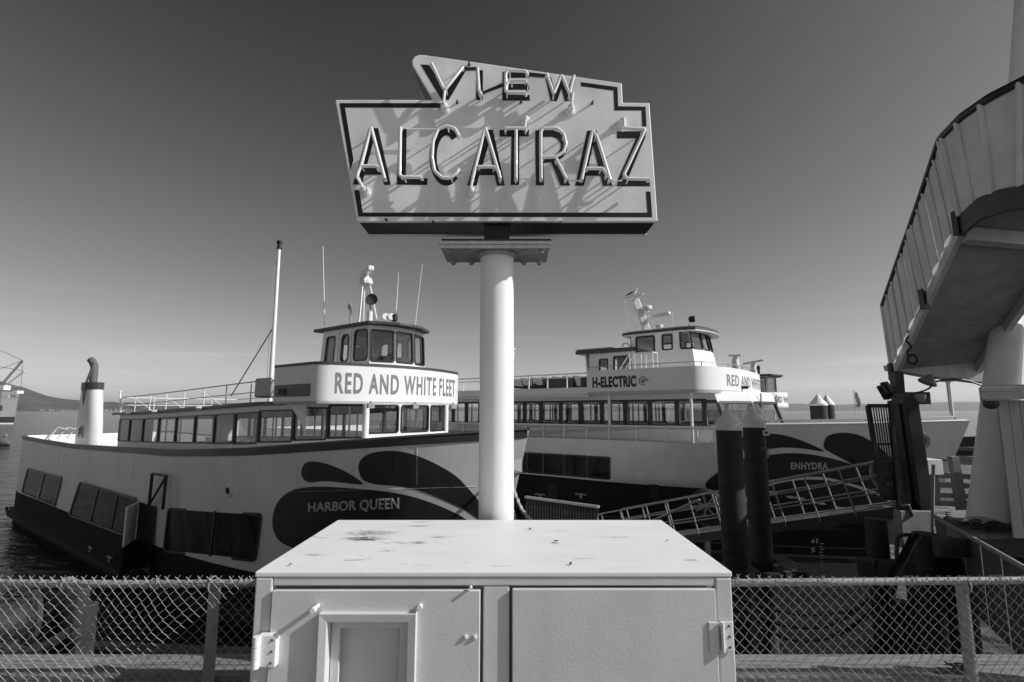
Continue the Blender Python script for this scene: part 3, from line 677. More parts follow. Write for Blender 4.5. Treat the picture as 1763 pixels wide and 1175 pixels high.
b.build('guard_rail', 'rubber', hq, smooth=True)
for k, px in enumerate((28, 152, 186, 208)):             # mooring bitts on the guard
    x = (1.2, 14.2, 16.2, 17.4)[k]; y = -hb(x, .12) - .16
    MB().lathe(HQ.w(x, y, .56), [(.05, 0), (.05, .16)], 8).tube([HQ.w(x - .18, y, .70), HQ.w(x + .18, y, .70)], .035, 6).build('bitt', 'grey_metal', hq)

# surface lookups on the hull for painted shapes, windows and letters
def bvh_of(*obs):
    vs, fs = [], []
    for o in obs:
        M = WM[o.parent if o.parent in WM else o.parent.parent]; k = len(vs)
        vs += [M @ v.co for v in o.data.vertices]; fs += [tuple(i + k for i in p.vertices) for p in o.data.polygons]
    return BVHTree.FromPolygons(vs, fs)
def hit(tree, px, py, off=0.0):
    for dx, dy in ((0, 0), (0, -1), (0, 1), (-1, -2), (1, 2), (0, -4), (0, 4)):
        d = ray(px + dx, py + dy).normalized(); p, n, i, t = tree.ray_cast(CAM, d)
        if p is not None: break
    if p is None: return None, None
    if n.dot(d) > 0: n = -n
    return p + n * off, n
TQ = bvh_of(hull, low)
def decal(tree, poly, off, name, m, parent, fallback=None, step=9.0):
    """a flat painted shape laid on a curved hull: the outline is filled with a grid of small faces that follow the surface"""
    poly = [V(p) for p in poly]; bm = bmesh.new()
    bm.faces.new([bm.verts.new((p.x, p.y, 0)) for p in poly]); bmesh.ops.triangulate(bm, faces=bm.faces)
    x0 = min(p.x for p in poly); x1 = max(p.x for p in poly); y0 = min(p.y for p in poly); y1 = max(p.y for p in poly)
    x = x0 + step
    while x < x1: bmesh.ops.bisect_plane(bm, geom=bm.verts[:] + bm.edges[:] + bm.faces[:], plane_co=(x, 0, 0), plane_no=(1, 0, 0)); x += step
    y = y0 + step
    while y < y1: bmesh.ops.bisect_plane(bm, geom=bm.verts[:] + bm.edges[:] + bm.faces[:], plane_co=(0, y, 0), plane_no=(0, 1, 0)); y += step
    bmesh.ops.remove_doubles(bm, verts=bm.verts, dist=.01); bm.verts.index_update()
    pts = []; ok = []
    for v in bm.verts:
        p, n = hit(tree, v.co.x, v.co.y, off); ok.append(p is not None); pts.append(p if p else V((0, 0, 0)))
    fs = [tuple(v.index for v in f.verts) for f in bm.faces if all(ok[v.index] for v in f.verts)]; bm.free()
    b = MB(); used = sorted({i for f in fs for i in f}); re = {i: k for k, i in enumerate(used)}
    b.add([pts[i] for i in used], [tuple(re[i] for i in f) for f in fs]); return b.build(name, m, parent, smooth=True, fixn=False)
def z4(x, y): return (400 + x / 2.938, 600 + y / 2.938)
def smooth_poly(pts, n=5): 
    pts = [V((*p, 0)) for p in pts]; c = catmull([pts[-1]] + pts + [pts[0], pts[1]], n); return [(p.x, p.y) for p in c[n:-n - 1]]
S1 = smooth_poly([(350, 620), (368, 582), (405, 572), (470, 582), (550, 612), (610, 645), (662, 688), (560, 680), (470, 672), (390, 678), (356, 655)])
S2 = smooth_poly([(638, 600), (650, 565), (690, 535), (760, 520), (850, 522), (940, 545), (1040, 590), (1130, 645), (1190, 705), (1245, 770), (1270, 820), (1262, 872), (1180, 820), (1050, 760), (930, 715), (820, 697), (720, 687), (665, 668), (645, 635)])
S3 = smooth_poly([(203, 880), (212, 820), (240, 765), (300, 720), (380, 702), (480, 700), (600, 708), (740, 720), (860, 738), (960, 765), (1060, 802), (1175, 860), (1240, 930), (1200, 1060), (900, 1090), (600, 1080), (420, 1050), (295, 1005), (240, 975), (212, 930)])
for k, sp in enumerate((S1, S2, S3)): decal(TQ, [z4(*p) for p in sp], .006, 'painted_fin', 'dark_red', hull)
def htext(u, v, w):
    px = lerp(532, 687, u); top = lerp(866, 857, u); bot = lerp(884, 879, u)
    p, n = hit(TQ, px, lerp(bot, top, v), .012 + max(0, w)); return p
lettering('HARBOR QUEEN', htext, 'letter_pale', hull, bold=.012, extrude=.02, spacing=1.05)
# hull windows: dark panes in rounded frames
def hull_window(tree, tl, tr, br, bl, parent, panes=2, pane='window_dark', rad=.14):
    c = [hit(tree, *p)[0] for p in (tl, tr, br, bl)]
    if any(p is None for p in c): return
    n = outward(c[0], c[1], c[2], CAM + V((0, 0, 0))); n = -n
    W = (c[1] - c[0]).length; H = (c[0] - c[3]).length; P = [V(q) for q in (tl, tr, br, bl)]
    def fn(u, v, w=0):
        u /= W; v /= H; q = (P[3] * (1 - u) + P[2] * u) * (1 - v) + (P[0] * (1 - u) + P[1] * u) * v
        h_ = hit(tree, q.x, q.y)[0]
        return (h_ if h_ else (c[3] * (1 - u) + c[2] * u) * (1 - v) + (c[0] * (1 - u) + c[1] * u) * v) + n * (w + .022)
    f = window(parent, fn, (.06, .06, W - .06, H - .06), fw=.07, rad=rad, proud=.025, pane=None, depth=.0)
    pq = []
    for u, v in rrect(.05, .05, W - .05, H - .05, rad, rad):
        u /= W; v /= H; q = (P[3] * (1 - u) + P[2] * u) * (1 - v) + (P[0] * (1 - u) + P[1] * u) * v; pq.append((q.x, q.y))
    decal(tree, pq, .014, 'pane', pane, f, step=12)
    for k in range(1, panes): MB().beam(fn(W * k / panes, .02, .0), fn(W * k / panes, H - .02, .0), .07, .03, n).build('mullion', 'frame_black', f)
    return f
hull_window(TQ, (49, 806), (108, 822), (96, 873), (38, 848), hull, 2)
hull_window(TQ, (139, 829), (237, 858), (228, 927), (120, 887), hull, 3)
hull_window(TQ, (291, 874), (453, 884), (442, 967), (283, 950), hull, 2)
# boarding door swung open, its opening as a black sheet, and the davit over it
p0 = HQ.w(17.85, -3.47, .62); p1 = HQ.w(18.75, -4.05, .62)
dn = (p1 - p0).cross(V((0, 0, 1))).normalized()
dr = MB().prism([p0 + V((0, 0, .86)), p1 + V((0, 0, .86)), p1 + V((0, 0, 2.02)), p0 + V((0, 0, 2.02))], dn * .05).build('boarding_door', 'hull_white', hq, bevel=.02)
MB().prism([p0, p1, p1 + V((0, 0, .855)), p0 + V((0, 0, .855))], dn * .052).build('door_foot', 'black_paint', dr)
MB().box(lerp(p0, p1, .75) + V((0, 0, 1.25)) - dn * .02, (.05, .05, .2)).build('handle', 'grey_metal', dr)
MB().prism([HQ.w(17.9, -3.46, .7), HQ.w(19.2, -3.46, .7), HQ.w(19.2, -3.46, 2.62), HQ.w(17.9, -3.46, 2.62)], HQ.w(0, -.02, 0) - HQ.w(0, 0, 0)).build('doorway_shade', 'frame_black', hq)  # flat black sheet stands in for the shade inside the opening
d = MB(); fr = [HQ.w(19.0, -3.58, 2.65), HQ.w(19.05, -3.58, 3.6), HQ.w(20.1, -3.58, 3.6), HQ.w(20.05, -3.58, 2.65)]
d.tube(fr, .045, 6); d.tube([fr[0], fr[2]], .035, 6); d.build('davit', 'frame_black', hq)
p, n = hit(TQ, 394, 845, .01); MB().lathe(p, [(.17, 0), (.17, .03), (.11, .035), (.10, .012), (.0, .012)], 18, n).build('fairlead', 'white_gloss', hull, smooth=True)
MB().lathe(p + n * .014, [(.085, 0), (.085, .012)], 14, n).build('fairlead_bore', 'rubber', hull)
for tl, br in (((207, 785), (228, 828)),):                # access hatch plate on the side
    c = [hit(TQ, *q, .008)[0] for q in (tl, (br[0] + 3, tl[1] + 2), br, (tl[0] - 3, br[1] - 2))]; MB().prism(c, V((.004, .005, 0))).build('hull_plate', 'hull_white', hull)
seam = [hit(TQ, x, lerp(853, 838, (x - 290) / 540), .004)[0] for x in range(290, 830, 12)]
MB().tube([p for p in seam if p], .004, 4).build('hull_seam', 'hull_white', hull)
for xx in (4.2, 8.3, 12.4, 15.6, 20.2, 22.6):              # welded plate butts
    MB().tube([HQ.w(xx, -hb(xx, tz(z, xx)) - .003, z) for z in (1.5, 2.1, 2.7, 3.3, interp(SHEER, xx) - .2)], .009, 4).build('hull_seam', 'hull_white', hull)
seam = [hit(TQ, 718, y, .003)[0] for y in range(770, 842, 8)]; MB().tube([p for p in seam if p], .004, 4).build('hull_seam', 'hull_white', hull)

# ---- upper deck cabin, glazed on both sides
def cab_half(x): return 2.4 if x <= 21.5 else lerp(2.4, 1.46, ((x - 21.5) / 5.0) ** 1.5)
def z_sill(x): return interp([(11, 4.28), (14, 4.33), (22, 4.55), (26.5, 4.85)], x)
def z_top(x): return interp([(11, 5.12), (14, 5.17), (22, 5.42), (26.5, 5.66)], x)
def bay(wb, parent, a, c, zs, zt, zr, zd, inside, m=.03, pane='glass', fw=.045, rad=.05, t=.07):
    """one wall bay between plan points a, c (boat coordinates): wall with hole + window"""
    (xa, ya), (xc, yc) = a, c
    bl, br = HQ.w(xa, ya, zd(xa)), HQ.w(xc, yc, zd(xc)); tl, tr = HQ.w(xa, ya, zr(xa)), HQ.w(xc, yc, zr(xc))
    n = outward(bl, br, tr, inside); W = ((br - bl).length); xm = (xa + xc) / 2; H = zr(xm) - zd(xm)
    hole = (m, zs(xm) - zd(xm), W - m, zt(xm) - zd(xm))
    fn, W, H = wall_panel(wb, tl, tr, br, bl, hole, n, t)
    window(parent, fn, (hole[0] + fw * .3, hole[1] + fw * .3, hole[2] - fw * .3, hole[3] - fw * .3), fw=fw, rad=rad, proud=.02, pane=pane, depth=t + .01)
xs_px = [226, 250, 272, 305, 345, 382, 423, 458, 503, 562, 630]   # mullions along the near side
bx = [11.75] + [12.9, 14.3, 15.8, 17.3, 18.8, 20.2, 21.5, 22.7, 24.1, 25.3, 26.5]
inside = HQ.w(20, 0, 4.8); R0 = HQ.w
cabin = MB(); 
zd = lambda x: interp(SHEER, x) - .9
zr = lambda x: min(z_top(x) + .20, 5.675)
cw = empty('cabin'); COL.objects.unlink(cw); bpy.data.objects.remove(cw)
walls = []
for sgn in (-1, 1):
    for a, c in zip(bx, bx[1:]): walls.append(((a, sgn * cab_half(a)), (c, sgn * cab_half(c))))
fb = [(26.5, -1.46), (26.72, -.52), (26.74, .56), (26.5, 1.46)]
fronts = list(zip(fb, fb[1:]))
class Late: pass
cab_wall = MB()
wbs = MB()
holder = MB().box(HQ.w(20, 0, 3.5), (.2, .2, .2)).build('cabin', 'white_gloss', hq)   # replaced by the wall mesh below
for a, c in walls: bay(wbs, holder, a, c, z_sill, z_top, zr, zd, inside)
for a, c in fronts: bay(wbs, holder, a, c, lambda x: 4.93, lambda x: 5.635, zr, zd, inside, m=.055, fw=.04, rad=.07)
for a in (11.75,):
    wall_panel(wbs, HQ.w(a, -2.4, zr(a)), HQ.w(a, 2.4, zr(a)), HQ.w(a, 2.4, zd(a)), HQ.w(a, -2.4, zd(a)), (1.2, .9, 3.6, 1.9), outward(HQ.w(a, -2.4, 4), HQ.w(a, 2.4, 4), HQ.w(a, 2.4, 5), inside), .07)
me = bpy.data.meshes.new('cabin'); inv = WM[hq].inverted(); me.from_pydata([inv @ p for p in wbs.v], [], wbs.f); me.materials.append(MATS['white_gloss']); holder.data = me
bmx = bmesh.new(); bmx.from_mesh(me); bmesh.ops.recalc_face_normals(bmx, faces=bmx.faces); bmx.to_mesh(me); bmx.free()
for sy in (-1, 1): MB().tube([R0(26.5, sy * 1.46, zd(26.5)), R0(26.5, sy * 1.46, 5.672)], .085, 12).build('corner_pillar', 'white_gloss', hq, smooth=True)
MB().quadgrid([[HQ.w(x + .02, y * 1.01, z) for x, y in fb] for z in (zd(26.5), 4.90)]).build('front_apron', 'white_gloss', hq)
roofx = [11.3] + bx[1:9] + [24.4]
rb = MB(); ro = .16
top = [[HQ.w(x, s * (cab_half(min(26.5, x)) + ro), zr(x) + dz) for x in roofx] for s, dz in ((-1, 0.0), (-1, .09), (-.5, .15), (.5, .15), (1, .09), (1, 0.0), (-1, .0))]
rb.quadgrid(top); rb.build('cabin_roof', 'stripe_red', hq)
b = MB()
for x in [x + .02 for x in bx[1:-1]]:                    # inner stanchions and seat backs seen through the glass
    for y in (-1.1, 1.1): b.tube([HQ.w(x, y, zd(x)), HQ.w(x, y, zr(x))], .03, 6)
b.build('stanchions', 'white_gloss', hq)
b = MB()
for x in [12.6 + 1.1 * k for k in range(11)]:
    for y in (-1.5, 1.5): b.box(HQ.w(x, y, zd(x) + .45), (.08, 1.2, .9), Matrix.Rotation(math.atan2(-.6, .8), 3, 'Z'))
b.build('seat_backs', 'interior', hq)['kind'] = 'stuff'
# rounded bracket beside the front windows and ladder at the after end
b = MB()
for k in range(7): b.beam(HQ.w(11.55, -2.3, 3.9 + k * .2), HQ.w(11.55, -1.9, 3.9 + k * .2), .03, .03)
b.beam(HQ.w(11.55, -2.3, 3.4), HQ.w(11.55, -2.3, 5.25), .05, .05); b.beam(HQ.w(11.55, -1.9, 3.4), HQ.w(11.55, -1.9, 5.25), .05, .05)
b.build('ladder', 'frame_black', hq)
# ---- roof railing (white pipe) aft of the wheelhouse
R = HQ.w
def rail_run(pts, zt, h, parent, every, mids=(.5,), r=.02, m='white_gloss'):
    pts = [V(p) for p in pts]
    tp = MB().tube([p + V((0, 0, h)) for p in pts], r, 6).build('rail', m, parent, smooth=True)
    for f in mids: MB().tube([p + V((0, 0, h * f)) for p in pts], r * .8, 6).build('rail', m, parent, smooth=True)
    acc = 0; L = [0]
    for a, c in zip(pts, pts[1:]): L.append(L[-1] + (c - a).length)
    n = max(1, round(L[-1] / every))
    for k in range(n + 1):
        d = L[-1] * k / n
        for i in range(len(L) - 1):
            if L[i] <= d <= L[i + 1] + 1e-6:
                p = lerp(pts[i], pts[i + 1], (d - L[i]) / max(1e-6, L[i + 1] - L[i])); MB().tube([p, p + V((0, 0, h))], r, 6).build('rail_post', m, parent); break
rz = lambda x: zr(x) + .09
rail_run([R(x, -2.35, rz(x)) for x in (11.6, 15, 19, 23.8)], 0, .62, hq, 1.55)
rail_run([R(x, 2.35, rz(x)) for x in (11.6, 15, 19, 23.8)], 0, .62, hq, 1.55)
rail_run([R(11.6, y, rz(11.6)) for y in (-2.35, 0, 2.35)], 0, .62, hq, 1.2)
for x in (13.2, 16.0, 19.0):
    MB().tube([R(x, -2.35, rz(x) + .5), R(x + .9, -2.0, rz(x))], .02, 6).build('rail_brace', 'white_gloss', hq)
b = MB().tube([R(11.6, -2.35, rz(11.6)), R(11.45, -2.4, rz(11.6) + .85)], .03, 8).lathe(R(11.45, -2.4, rz(11.6) + .85), [(.06, 0), (.07, .05), (.02, .08)], 8).build('flag_socket', 'white_gloss', hq)
for px, x in ((232, 13.4), (272, 16.0), (345, 19.6)):     # floodlights under the roof edge
    MB().box(R(x, -2.62, zr(x) + .03), (.17, .12, .10), Matrix.Rotation(.5, 3, 'X')).build('floodlight', 'white_gloss', hq, bevel=.01)
# life raft box behind the bridge wing
MB().box(R(23.1, -1.9, 6.15), (.9, 1.1, .55), Matrix.Rotation(math.atan2(-.6, .8), 3, 'Z')).build('raft_locker', 'grey_metal', hq, bevel=.05)
# ---- bridge wing band with the fleet name
BW = [(24.0, -2.6), (25.75, -2.6), (25.98, -2.55), (26.15, -2.35), (26.33, -1.9), (26.55, -1.2), (26.7, -.5), (26.74, .1), (26.7, .7), (26.55, 1.35), (26.33, 2.0), (26.15, 2.35), (25.98, 2.55), (25.75, 2.6), (24.0, 2.6)]
zb0, zb1 = 5.68, 6.70
def bw_extra(i): return .0
outer = [R(x, y, 0) for x, y in BW]; innr = [R(x - .06 * (1 if 0 < i < len(BW) - 1 else 0), y * .977, 0) for i, (x, y) in enumerate(BW)]
def up(ps, z): return [p + V((0, 0, z)) for p in ps]
band = MB().quadgrid([up(outer, zb0), up(outer, zb1), up(innr, zb1), up(innr, zb0), up(outer, zb0)]).build('bridge_band', 'white_gloss', hq, smooth=True)
MB().quadgrid([up([p + (p - R(24.5, 0, 0)).normalized() * .012 for p in outer], z) for z in (zb1 - .05, zb1 + .025)] + [up(innr, zb1 + .025)]).build('band_stripe', 'stripe_red', band, smooth=True)
b = MB(); b.prism([R(x, y, zb0 - .001) for x, y in BW], (0, 0, .06)); b.build('bridge_deck', 'white_gloss', hq)
Lb = [0]
for a, c in zip(outer, outer[1:]): Lb.append(Lb[-1] + (c - a).length)
def band_pt(d, z, off, path=outer, L=Lb):
    for i in range(len(L) - 1):
        if d <= L[i + 1]:
            p = lerp(path[i], path[i + 1], (d - L[i]) / (L[i + 1] - L[i])); t = (path[i + 1] - path[i]).normalized(); n = V((-t.y, t.x, 0)); 
            n = V((t.y, -t.x, 0)); return p + n * off + V((0, 0, z))
    return path[-1] + V((0, 0, z))
Lt = Lb[-1]; sgnn = 1 if (band_pt(1, 0, 1) - band_pt(1, 0, 0)).dot(R(0, -1, 0) - R(0, 0, 0)) > 0 else -1
lettering('RED AND WHITE FLEET', lambda u, v, w: band_pt(lerp(Lb[3] + .15, Lt - Lb[3] - .35, u), lerp(5.93, 6.46, v), sgnn * .008), 'letter_red', band, bold=.022, spacing=1.2)
MB().prism([R(24.06, -2.607, 5.86), R(25.75, -2.607, 5.86), R(25.75, -2.607, 6.18), R(24.06, -2.607, 6.18)], R(0, .006, 0) - R(0, 0, 0)).build('side_light_recess', 'frame_black', band)
MB().box(R(24.5, -2.63, 6.0), (.18, .10, .16)).build('side_light', 'dark_metal', band)
for sgn in (-1, 1): MB().prism([R(24.6 + .0, sgn * 2.0, 5.67), R(24.6, sgn * 2.55, 5.67), R(24.6, sgn * 2.35, 5.5), R(24.6, sgn * 2.12, 5.2), R(24.6, sgn * 2.0, 4.9)], R(.06, 0, 0) - R(0, 0, 0)).build('wing_knee', 'white_gloss', hq)
for px, py in ((632, 686), (702, 685), (769, 690)):      # floodlights over the front windows
    p = onN(px, py, HQ.N0 + {632: -1.6, 702: -.1, 769: 1.4}[px]); q = HQ.loc(p); p = R(26.85, q.y, 5.62)
    MB().box(p, (.16, .14, .12), Matrix.Rotation(.6, 3, 'Z')).tube([p, p + V((0, 0, .12))], .025, 6).build('floodlight', 'grey_metal', hq)
# ---- wheelhouse
PH = [(23.55, -1.05), (26.05, -1.05), (26.32, -.36), (26.32, .36), (26.05, 1.05), (23.55, 1.05)]
def ph_pt(i, z): x, y = PH[i]; k = (z - 5.75) / 2.1; return R(x + (-.10 * k if 0 < i < 5 else .22 * k), y * (1 - .03 * k), z)
ins = R(25, 0, 7); wbs = MB(); holder2 = MB().box(R(25, 0, 6), (.1, .1, .1)).build('wheelhouse', 'white_gloss', hq)
def ph_bay(i, j, u0, u1, hole, rad=.10, fw=.045, glass='glass'):
    def P(i, j, u, z): return lerp(ph_pt(i, z), ph_pt(j, z), u)
    z0, z1 = 5.76, 7.86
    bl, br, tr, tl = P(i, j, u0, z0), P(i, j, u1, z0), P(i, j, u1, z1), P(i, j, u0, z1); n = outward(bl, br, tr, ins)
    fn, W, H = wall_panel(wbs, tl, tr, br, bl, hole, n, .06)
    if hole: window(holder2, fn, (hole[0] + .01, hole[1] + .01, hole[2] - .01, hole[3] - .01), fw=fw, rad=rad, proud=.015, pane=glass, depth=.07)
    return fn, W, H
for i, j in ((0, 1), (5, 4)):
    ph_bay(i, j, 0, .33, (.24, 1.14, .66, 1.90), .08)
    fn, W, H = ph_bay(i, j, .33, .66, (.26, 1.14, .58, 1.90), .13)
    if i == 0:
        MB().prism([fn(u, v, .012) for u, v in ((.12, .1), (.72, .1), (.72, 2.0), (.12, 2.0))][:0] or [fn(.10, .1, .004), fn(.12, .1, .004), fn(.12, 2.0, .004), fn(.10, 2.0, .004)], fn(0, 0, .006) - fn(0, 0, 0)).build('door_edge', 'grey_metal', holder2)
        MB().prism([fn(.72, .1, .004), fn(.74, .1, .004), fn(.74, 2.0, .004), fn(.72, 2.0, .004)], fn(0, 0, .006) - fn(0, 0, 0)).build('door_edge', 'grey_metal', holder2)
    ph_bay(i, j, .66, 1, (.10, 1.14, .68, 1.98), .12)
for i, j in ((1, 2), (2, 3), (3, 4)):
    W0 = (ph_pt(j, 6) - ph_pt(i, 6)).length; ph_bay(i, j, 0, 1, (.06, 1.12, W0 - .07, 1.94), .06, .06)
ph_bay(0, 5, 0, 1, (.5, 1.2, 1.5, 1.8))
me = bpy.data.meshes.new('wheelhouse'); me.from_pydata([inv @ p for p in wbs.v], [], wbs.f); me.materials.append(MATS['white_gloss']); holder2.data = me
bmx = bmesh.new(); bmx.from_mesh(me); bmesh.ops.recalc_face_normals(bmx, faces=bmx.faces); bmx.to_mesh(me); bmx.free()
RO = [(23.4, -1.14), (26.05, -1.16), (26.5, -.42), (26.53, 0), (26.5, .42), (26.05, 1.16), (23.4, 1.14)]
b = MB(); b.prism([R(x, y, 7.86) for x, y in RO], (0, 0, .09)); rf = b.build('wheelhouse_roof', 'stripe_red', hq, bevel=.02)
b = MB(); b.prism([R(24.8 + (x - 24.8) * .85, y * .85, 7.951) for x, y in RO], (0, 0, .04)); b.build('roof_crown', 'grey_metal', rf)
b = MB(); b.box(R(25.6, 0, 6.6), (.5, 1.6, .9), Matrix.Rotation(math.atan2(-.6, .8), 3, 'Z')); b.box(R(24.5, -.3, 6.6), (.45, .45, .9)); b.lathe(R(24.5, -.3, 7.0), [(.2, 0), (.22, .2), (.12, .4)], 10)
b.build('helm_console', 'rubber', hq)
# ---- masts, lamps and aerials
def mast(base, top, r0, r1, name='mast', m='white_gloss', par=None): return MB().tube([base, top], [r0, r1], 10).build(name, m, par or hq, smooth=True)
mb = HQ.L(468, 648, 0); mt = HQ.L(482, 420, 0)
mm = mast(R(19.0, 0, 5.5), R(19.0, 0, mt.z - .2), .085, .06)
MB().lathe(R(19.0, 0, mt.z - .2), [(.10, 0), (.10, .03), (.08, .05), (.08, .2), (.11, .23), (.11, .29), (.06, .33)], 12).build('mast_light', 'frame_black', mm, smooth=True)
MB().tube([R(18.97, 0, mt.z - .7), R(18.7, 0, mt.z - .75), R(18.7, 0, 6.6)], .012, 5).build('halyard', 'grey_metal', mm)
MB().tube([HQ.w(*HQ.L(470, 565, 0)), HQ.w(*HQ.L(398, 682, 0))], .022, 6).build('stay', 'dark_metal', mm)
for (x0, y0, x1, y1), yy in (((559, 563, 556, 424), -.9), ((682, 536, 686, 470), .3), ((714, 566, 727, 455), .9)):
    a, c = HQ.L(x0, y0, yy), HQ.L(x1, y1, yy); mast(R(*a), R(*c), .016, .008, 'whip_aerial')
za = 7.97
base = HQ.L(630, 553, -.5)
legs = [HQ.L(618, 556, -.7), HQ.L(625, 556, -.2), HQ.L(651, 560, -.1)]; tops = [HQ.L(624, 494, -.6), HQ.L(627, 494, -.4), HQ.L(637, 492, -.4)]
tri = MB()
for a, c in zip(legs, tops): tri.tube([R(a.x, a.y, za), R(*c)], .03, 6)
tr = tri.build('radar_tripod', 'white_gloss', hq, smooth=True)
c = HQ.L(630, 490, -.45); MB().lathe(R(c.x, c.y, c.z - .03), [(.14, 0), (.2, .04), (.2, .13), (.16, .22), (.09, .24), (.09, .3)], 8).build('radar_base', 'white_gloss', tr, bevel=.015)
a, e = R(*HQ.L(625, 463, -.6)), R(*HQ.L(635, 474, -.2)); a2 = V((c.x, c.y, 0))
rc = R(c.x, c.y, c.z + .36); dv = (V((.45, -.85, 0))).normalized() * .62
MB().beam(rc - dv, rc + dv, .17, .15).build('radar_bar', 'white_gloss', tr, bevel=.03)
p = R(*HQ.L(638, 517, -.8)); fw = V((.45, -.88, -.05)).normalized()
sl_ = MB().lathe(p - fw * .15, [(.06, 0), (.13, .04), (.15, .3), (.16, .31), (.16, .34), (.14, .34), (.13, .30), (.0, .28)], 18, fw).build('searchlight', 'frame_black', hq, smooth=True)
MB().tube([p - V((0, 0, .15)), R(*HQ.L(637, 533, -.8))], .02, 6).build('yoke', 'frame_black', sl_)
q = HQ.L(637, 537, -.8); MB().lathe(R(q.x, q.y, za), [(.075, 0), (.075, q.z - za)], 12).build('searchlight_pedestal', 'white_gloss', hq, smooth=True)
q = HQ.L(604, 530, -.5); MB().tube([R(q.x, q.y, za), R(q.x, q.y, q.z + .1)], .03, 8).lathe(R(q.x - .06, q.y, q.z - .05), [(.05, 0), (.06, .1), (.03, .2)], 8).build('horn', 'grey_metal', hq)
q = HQ.L(664, 546, 0); 
for s in (0, .12): MB().lathe(R(q.x + s, q.y + s, q.z), [(.02, -.1), (.04, 0), (.10, .04), (.105, .06)], 14, V((.4, -.9, .1))).build('horn_bell', 'white_gloss', hq, smooth=True)
q = HQ.L(679, 547, .2); MB().lathe(R(q.x, q.y, za), [(.05, 0), (.05, q.z - za - .12), (.1, q.z - za - .1), (.1, q.z - za + .06), (.06, q.z - za + .1)], 12).build('all_round_light', 'frame_black', hq, smooth=True)
# ---- funnel, jackstaff, bow rope, after rails
fq = [HQ.L(126, 766, -2.3), HQ.L(171, 765, -2.3), HQ.L(149, 672, -2.0), HQ.L(178.5, 672, -2.0), HQ.L(150, 661, -2.0), HQ.L(178.5, 659, -2.0)]
def ell(xc, yc, z, rx, ry, n=20): return [R(xc + rx * math.cos(6.2832 * k / n), yc + ry * math.sin(6.2832 * k / n), z) for k in range(n + 1)]
x0 = (fq[0].x + fq[1].x) / 2; x1 = (fq[2].x + fq[3].x) / 2; rx0 = (fq[1].x - fq[0].x) / 2 * .62; rx1 = (fq[3].x - fq[2].x) / 2 * .62
fu = MB().quadgrid([ell(x0 - .35, -2.1, 3.2, rx0 * 1.25, .42), ell(lerp(x0 - .3, x1, .5), -2.1, lerp(3.6, fq[2].z, .5), lerp(rx0 * 1.2, rx1, .5), .40), ell(x1, -2.1, fq[2].z, rx1, .38)]).build('funnel', 'white_gloss', hq, smooth=True)
MB().quadgrid([ell(x1, -2.1, fq[2].z - .02, rx1 + .02, .40), ell(x1, -2.1, fq[4].z, rx1 + .02, .40), ell(x1, -2.1, fq[4].z, .01, .01)]).build('funnel_cap', 'stripe_red', fu, smooth=True)
zt_ = fq[4].z; MB().tube([R(x1, -2.1, zt_ - .1), R(x1, -2.1, zt_ + .55), R(x1 - .05, -2.1, zt_ + .8), R(x1 - .25, -2.15, zt_ + 1.05), R(x1 - .35, -2.2, zt_ + 1.12)], .16, 12).build('exhaust_pipe', 'rust', fu, smooth=True)
MB().tube([R(x1 + .35, -2.25, 3.6), R(x1 + .33, -2.5, zt_ - .3), R(x1 + .33, -2.3, zt_ + .6), R(x1 + .1, -2.2, zt_ + .95)], .05, 8).build('vent_pipe', 'dark_metal', fu, smooth=True)
for k in range(3):
    MB().tube(arc(R(x0 - .12, -2.1 - .41, 4.2 + k * .16), .3 - .03 * k, .3, 2.8, 8, R(1, 0, 0) - R(0, 0, 0), (0, 0, 1)), .025, 5).build('funnel_badge', 'stripe_red', fu)
ja, jt = R(30.2, .0, 5.0), None
q = HQ.L(884, 605, 0); j = mast(R(29.9, 0, 4.9), R(q.x, 0, q.z), .04, .03, 'jackstaff'); MB().lathe(R(q.x, 0, q.z), [(.03, 0), (.06, .03), (.02, .08)], 8).build('truck', 'white_gloss', j)
for k, (px0, px1) in enumerate(((903, 918), (906, 921), (902, 890))):
    a, n_ = R(30.15, -.25, 4.2), None; c = atY(px1, 900, 10.5 + .2 * k); pts = []
    for i in range(25):
        t = i / 24; p = lerp(a, c, t) - V((0, 0, .25 * math.sin(math.pi * t))); ang = t * 60
        pts.append(p + V((math.cos(ang), math.sin(ang), 0)) * .012)
    MB().tube(pts, .028, 6).build('bow_line', 'rope', hq, smooth=True)
MB().lathe(R(30.05, -.3, 4.15), [(.11, 0), (.11, .05), (.06, .055), (.05, .02)], 12, R(.3, -1, 0) - R(0, 0, 0)).build('bow_fairlead', 'white_gloss', hull, smooth=True)
b = MB()                                                 # folded gear on the after deck
for k in range(4): b.tube([R(.3 + .4 * k, -2.2 + .3 * k, 4.0), R(.6 + .4 * k, -1.9 + .3 * k, 4.6), R(1.1 + .4 * k, -1.6 + .3 * k, 4.5)], .035, 5)
b.build('stern_fairlead_frame', 'white_gloss', hq)
MB().prism([R(6.1, 3.37, 4.02), R(6.9, 3.37, 4.02), R(6.9, 3.37, 3.62), R(6.1, 3.37, 3.62)], R(0, -.02, 0) - R(0, 0, 0)).build('notice_panel', 'frame_black', hq)
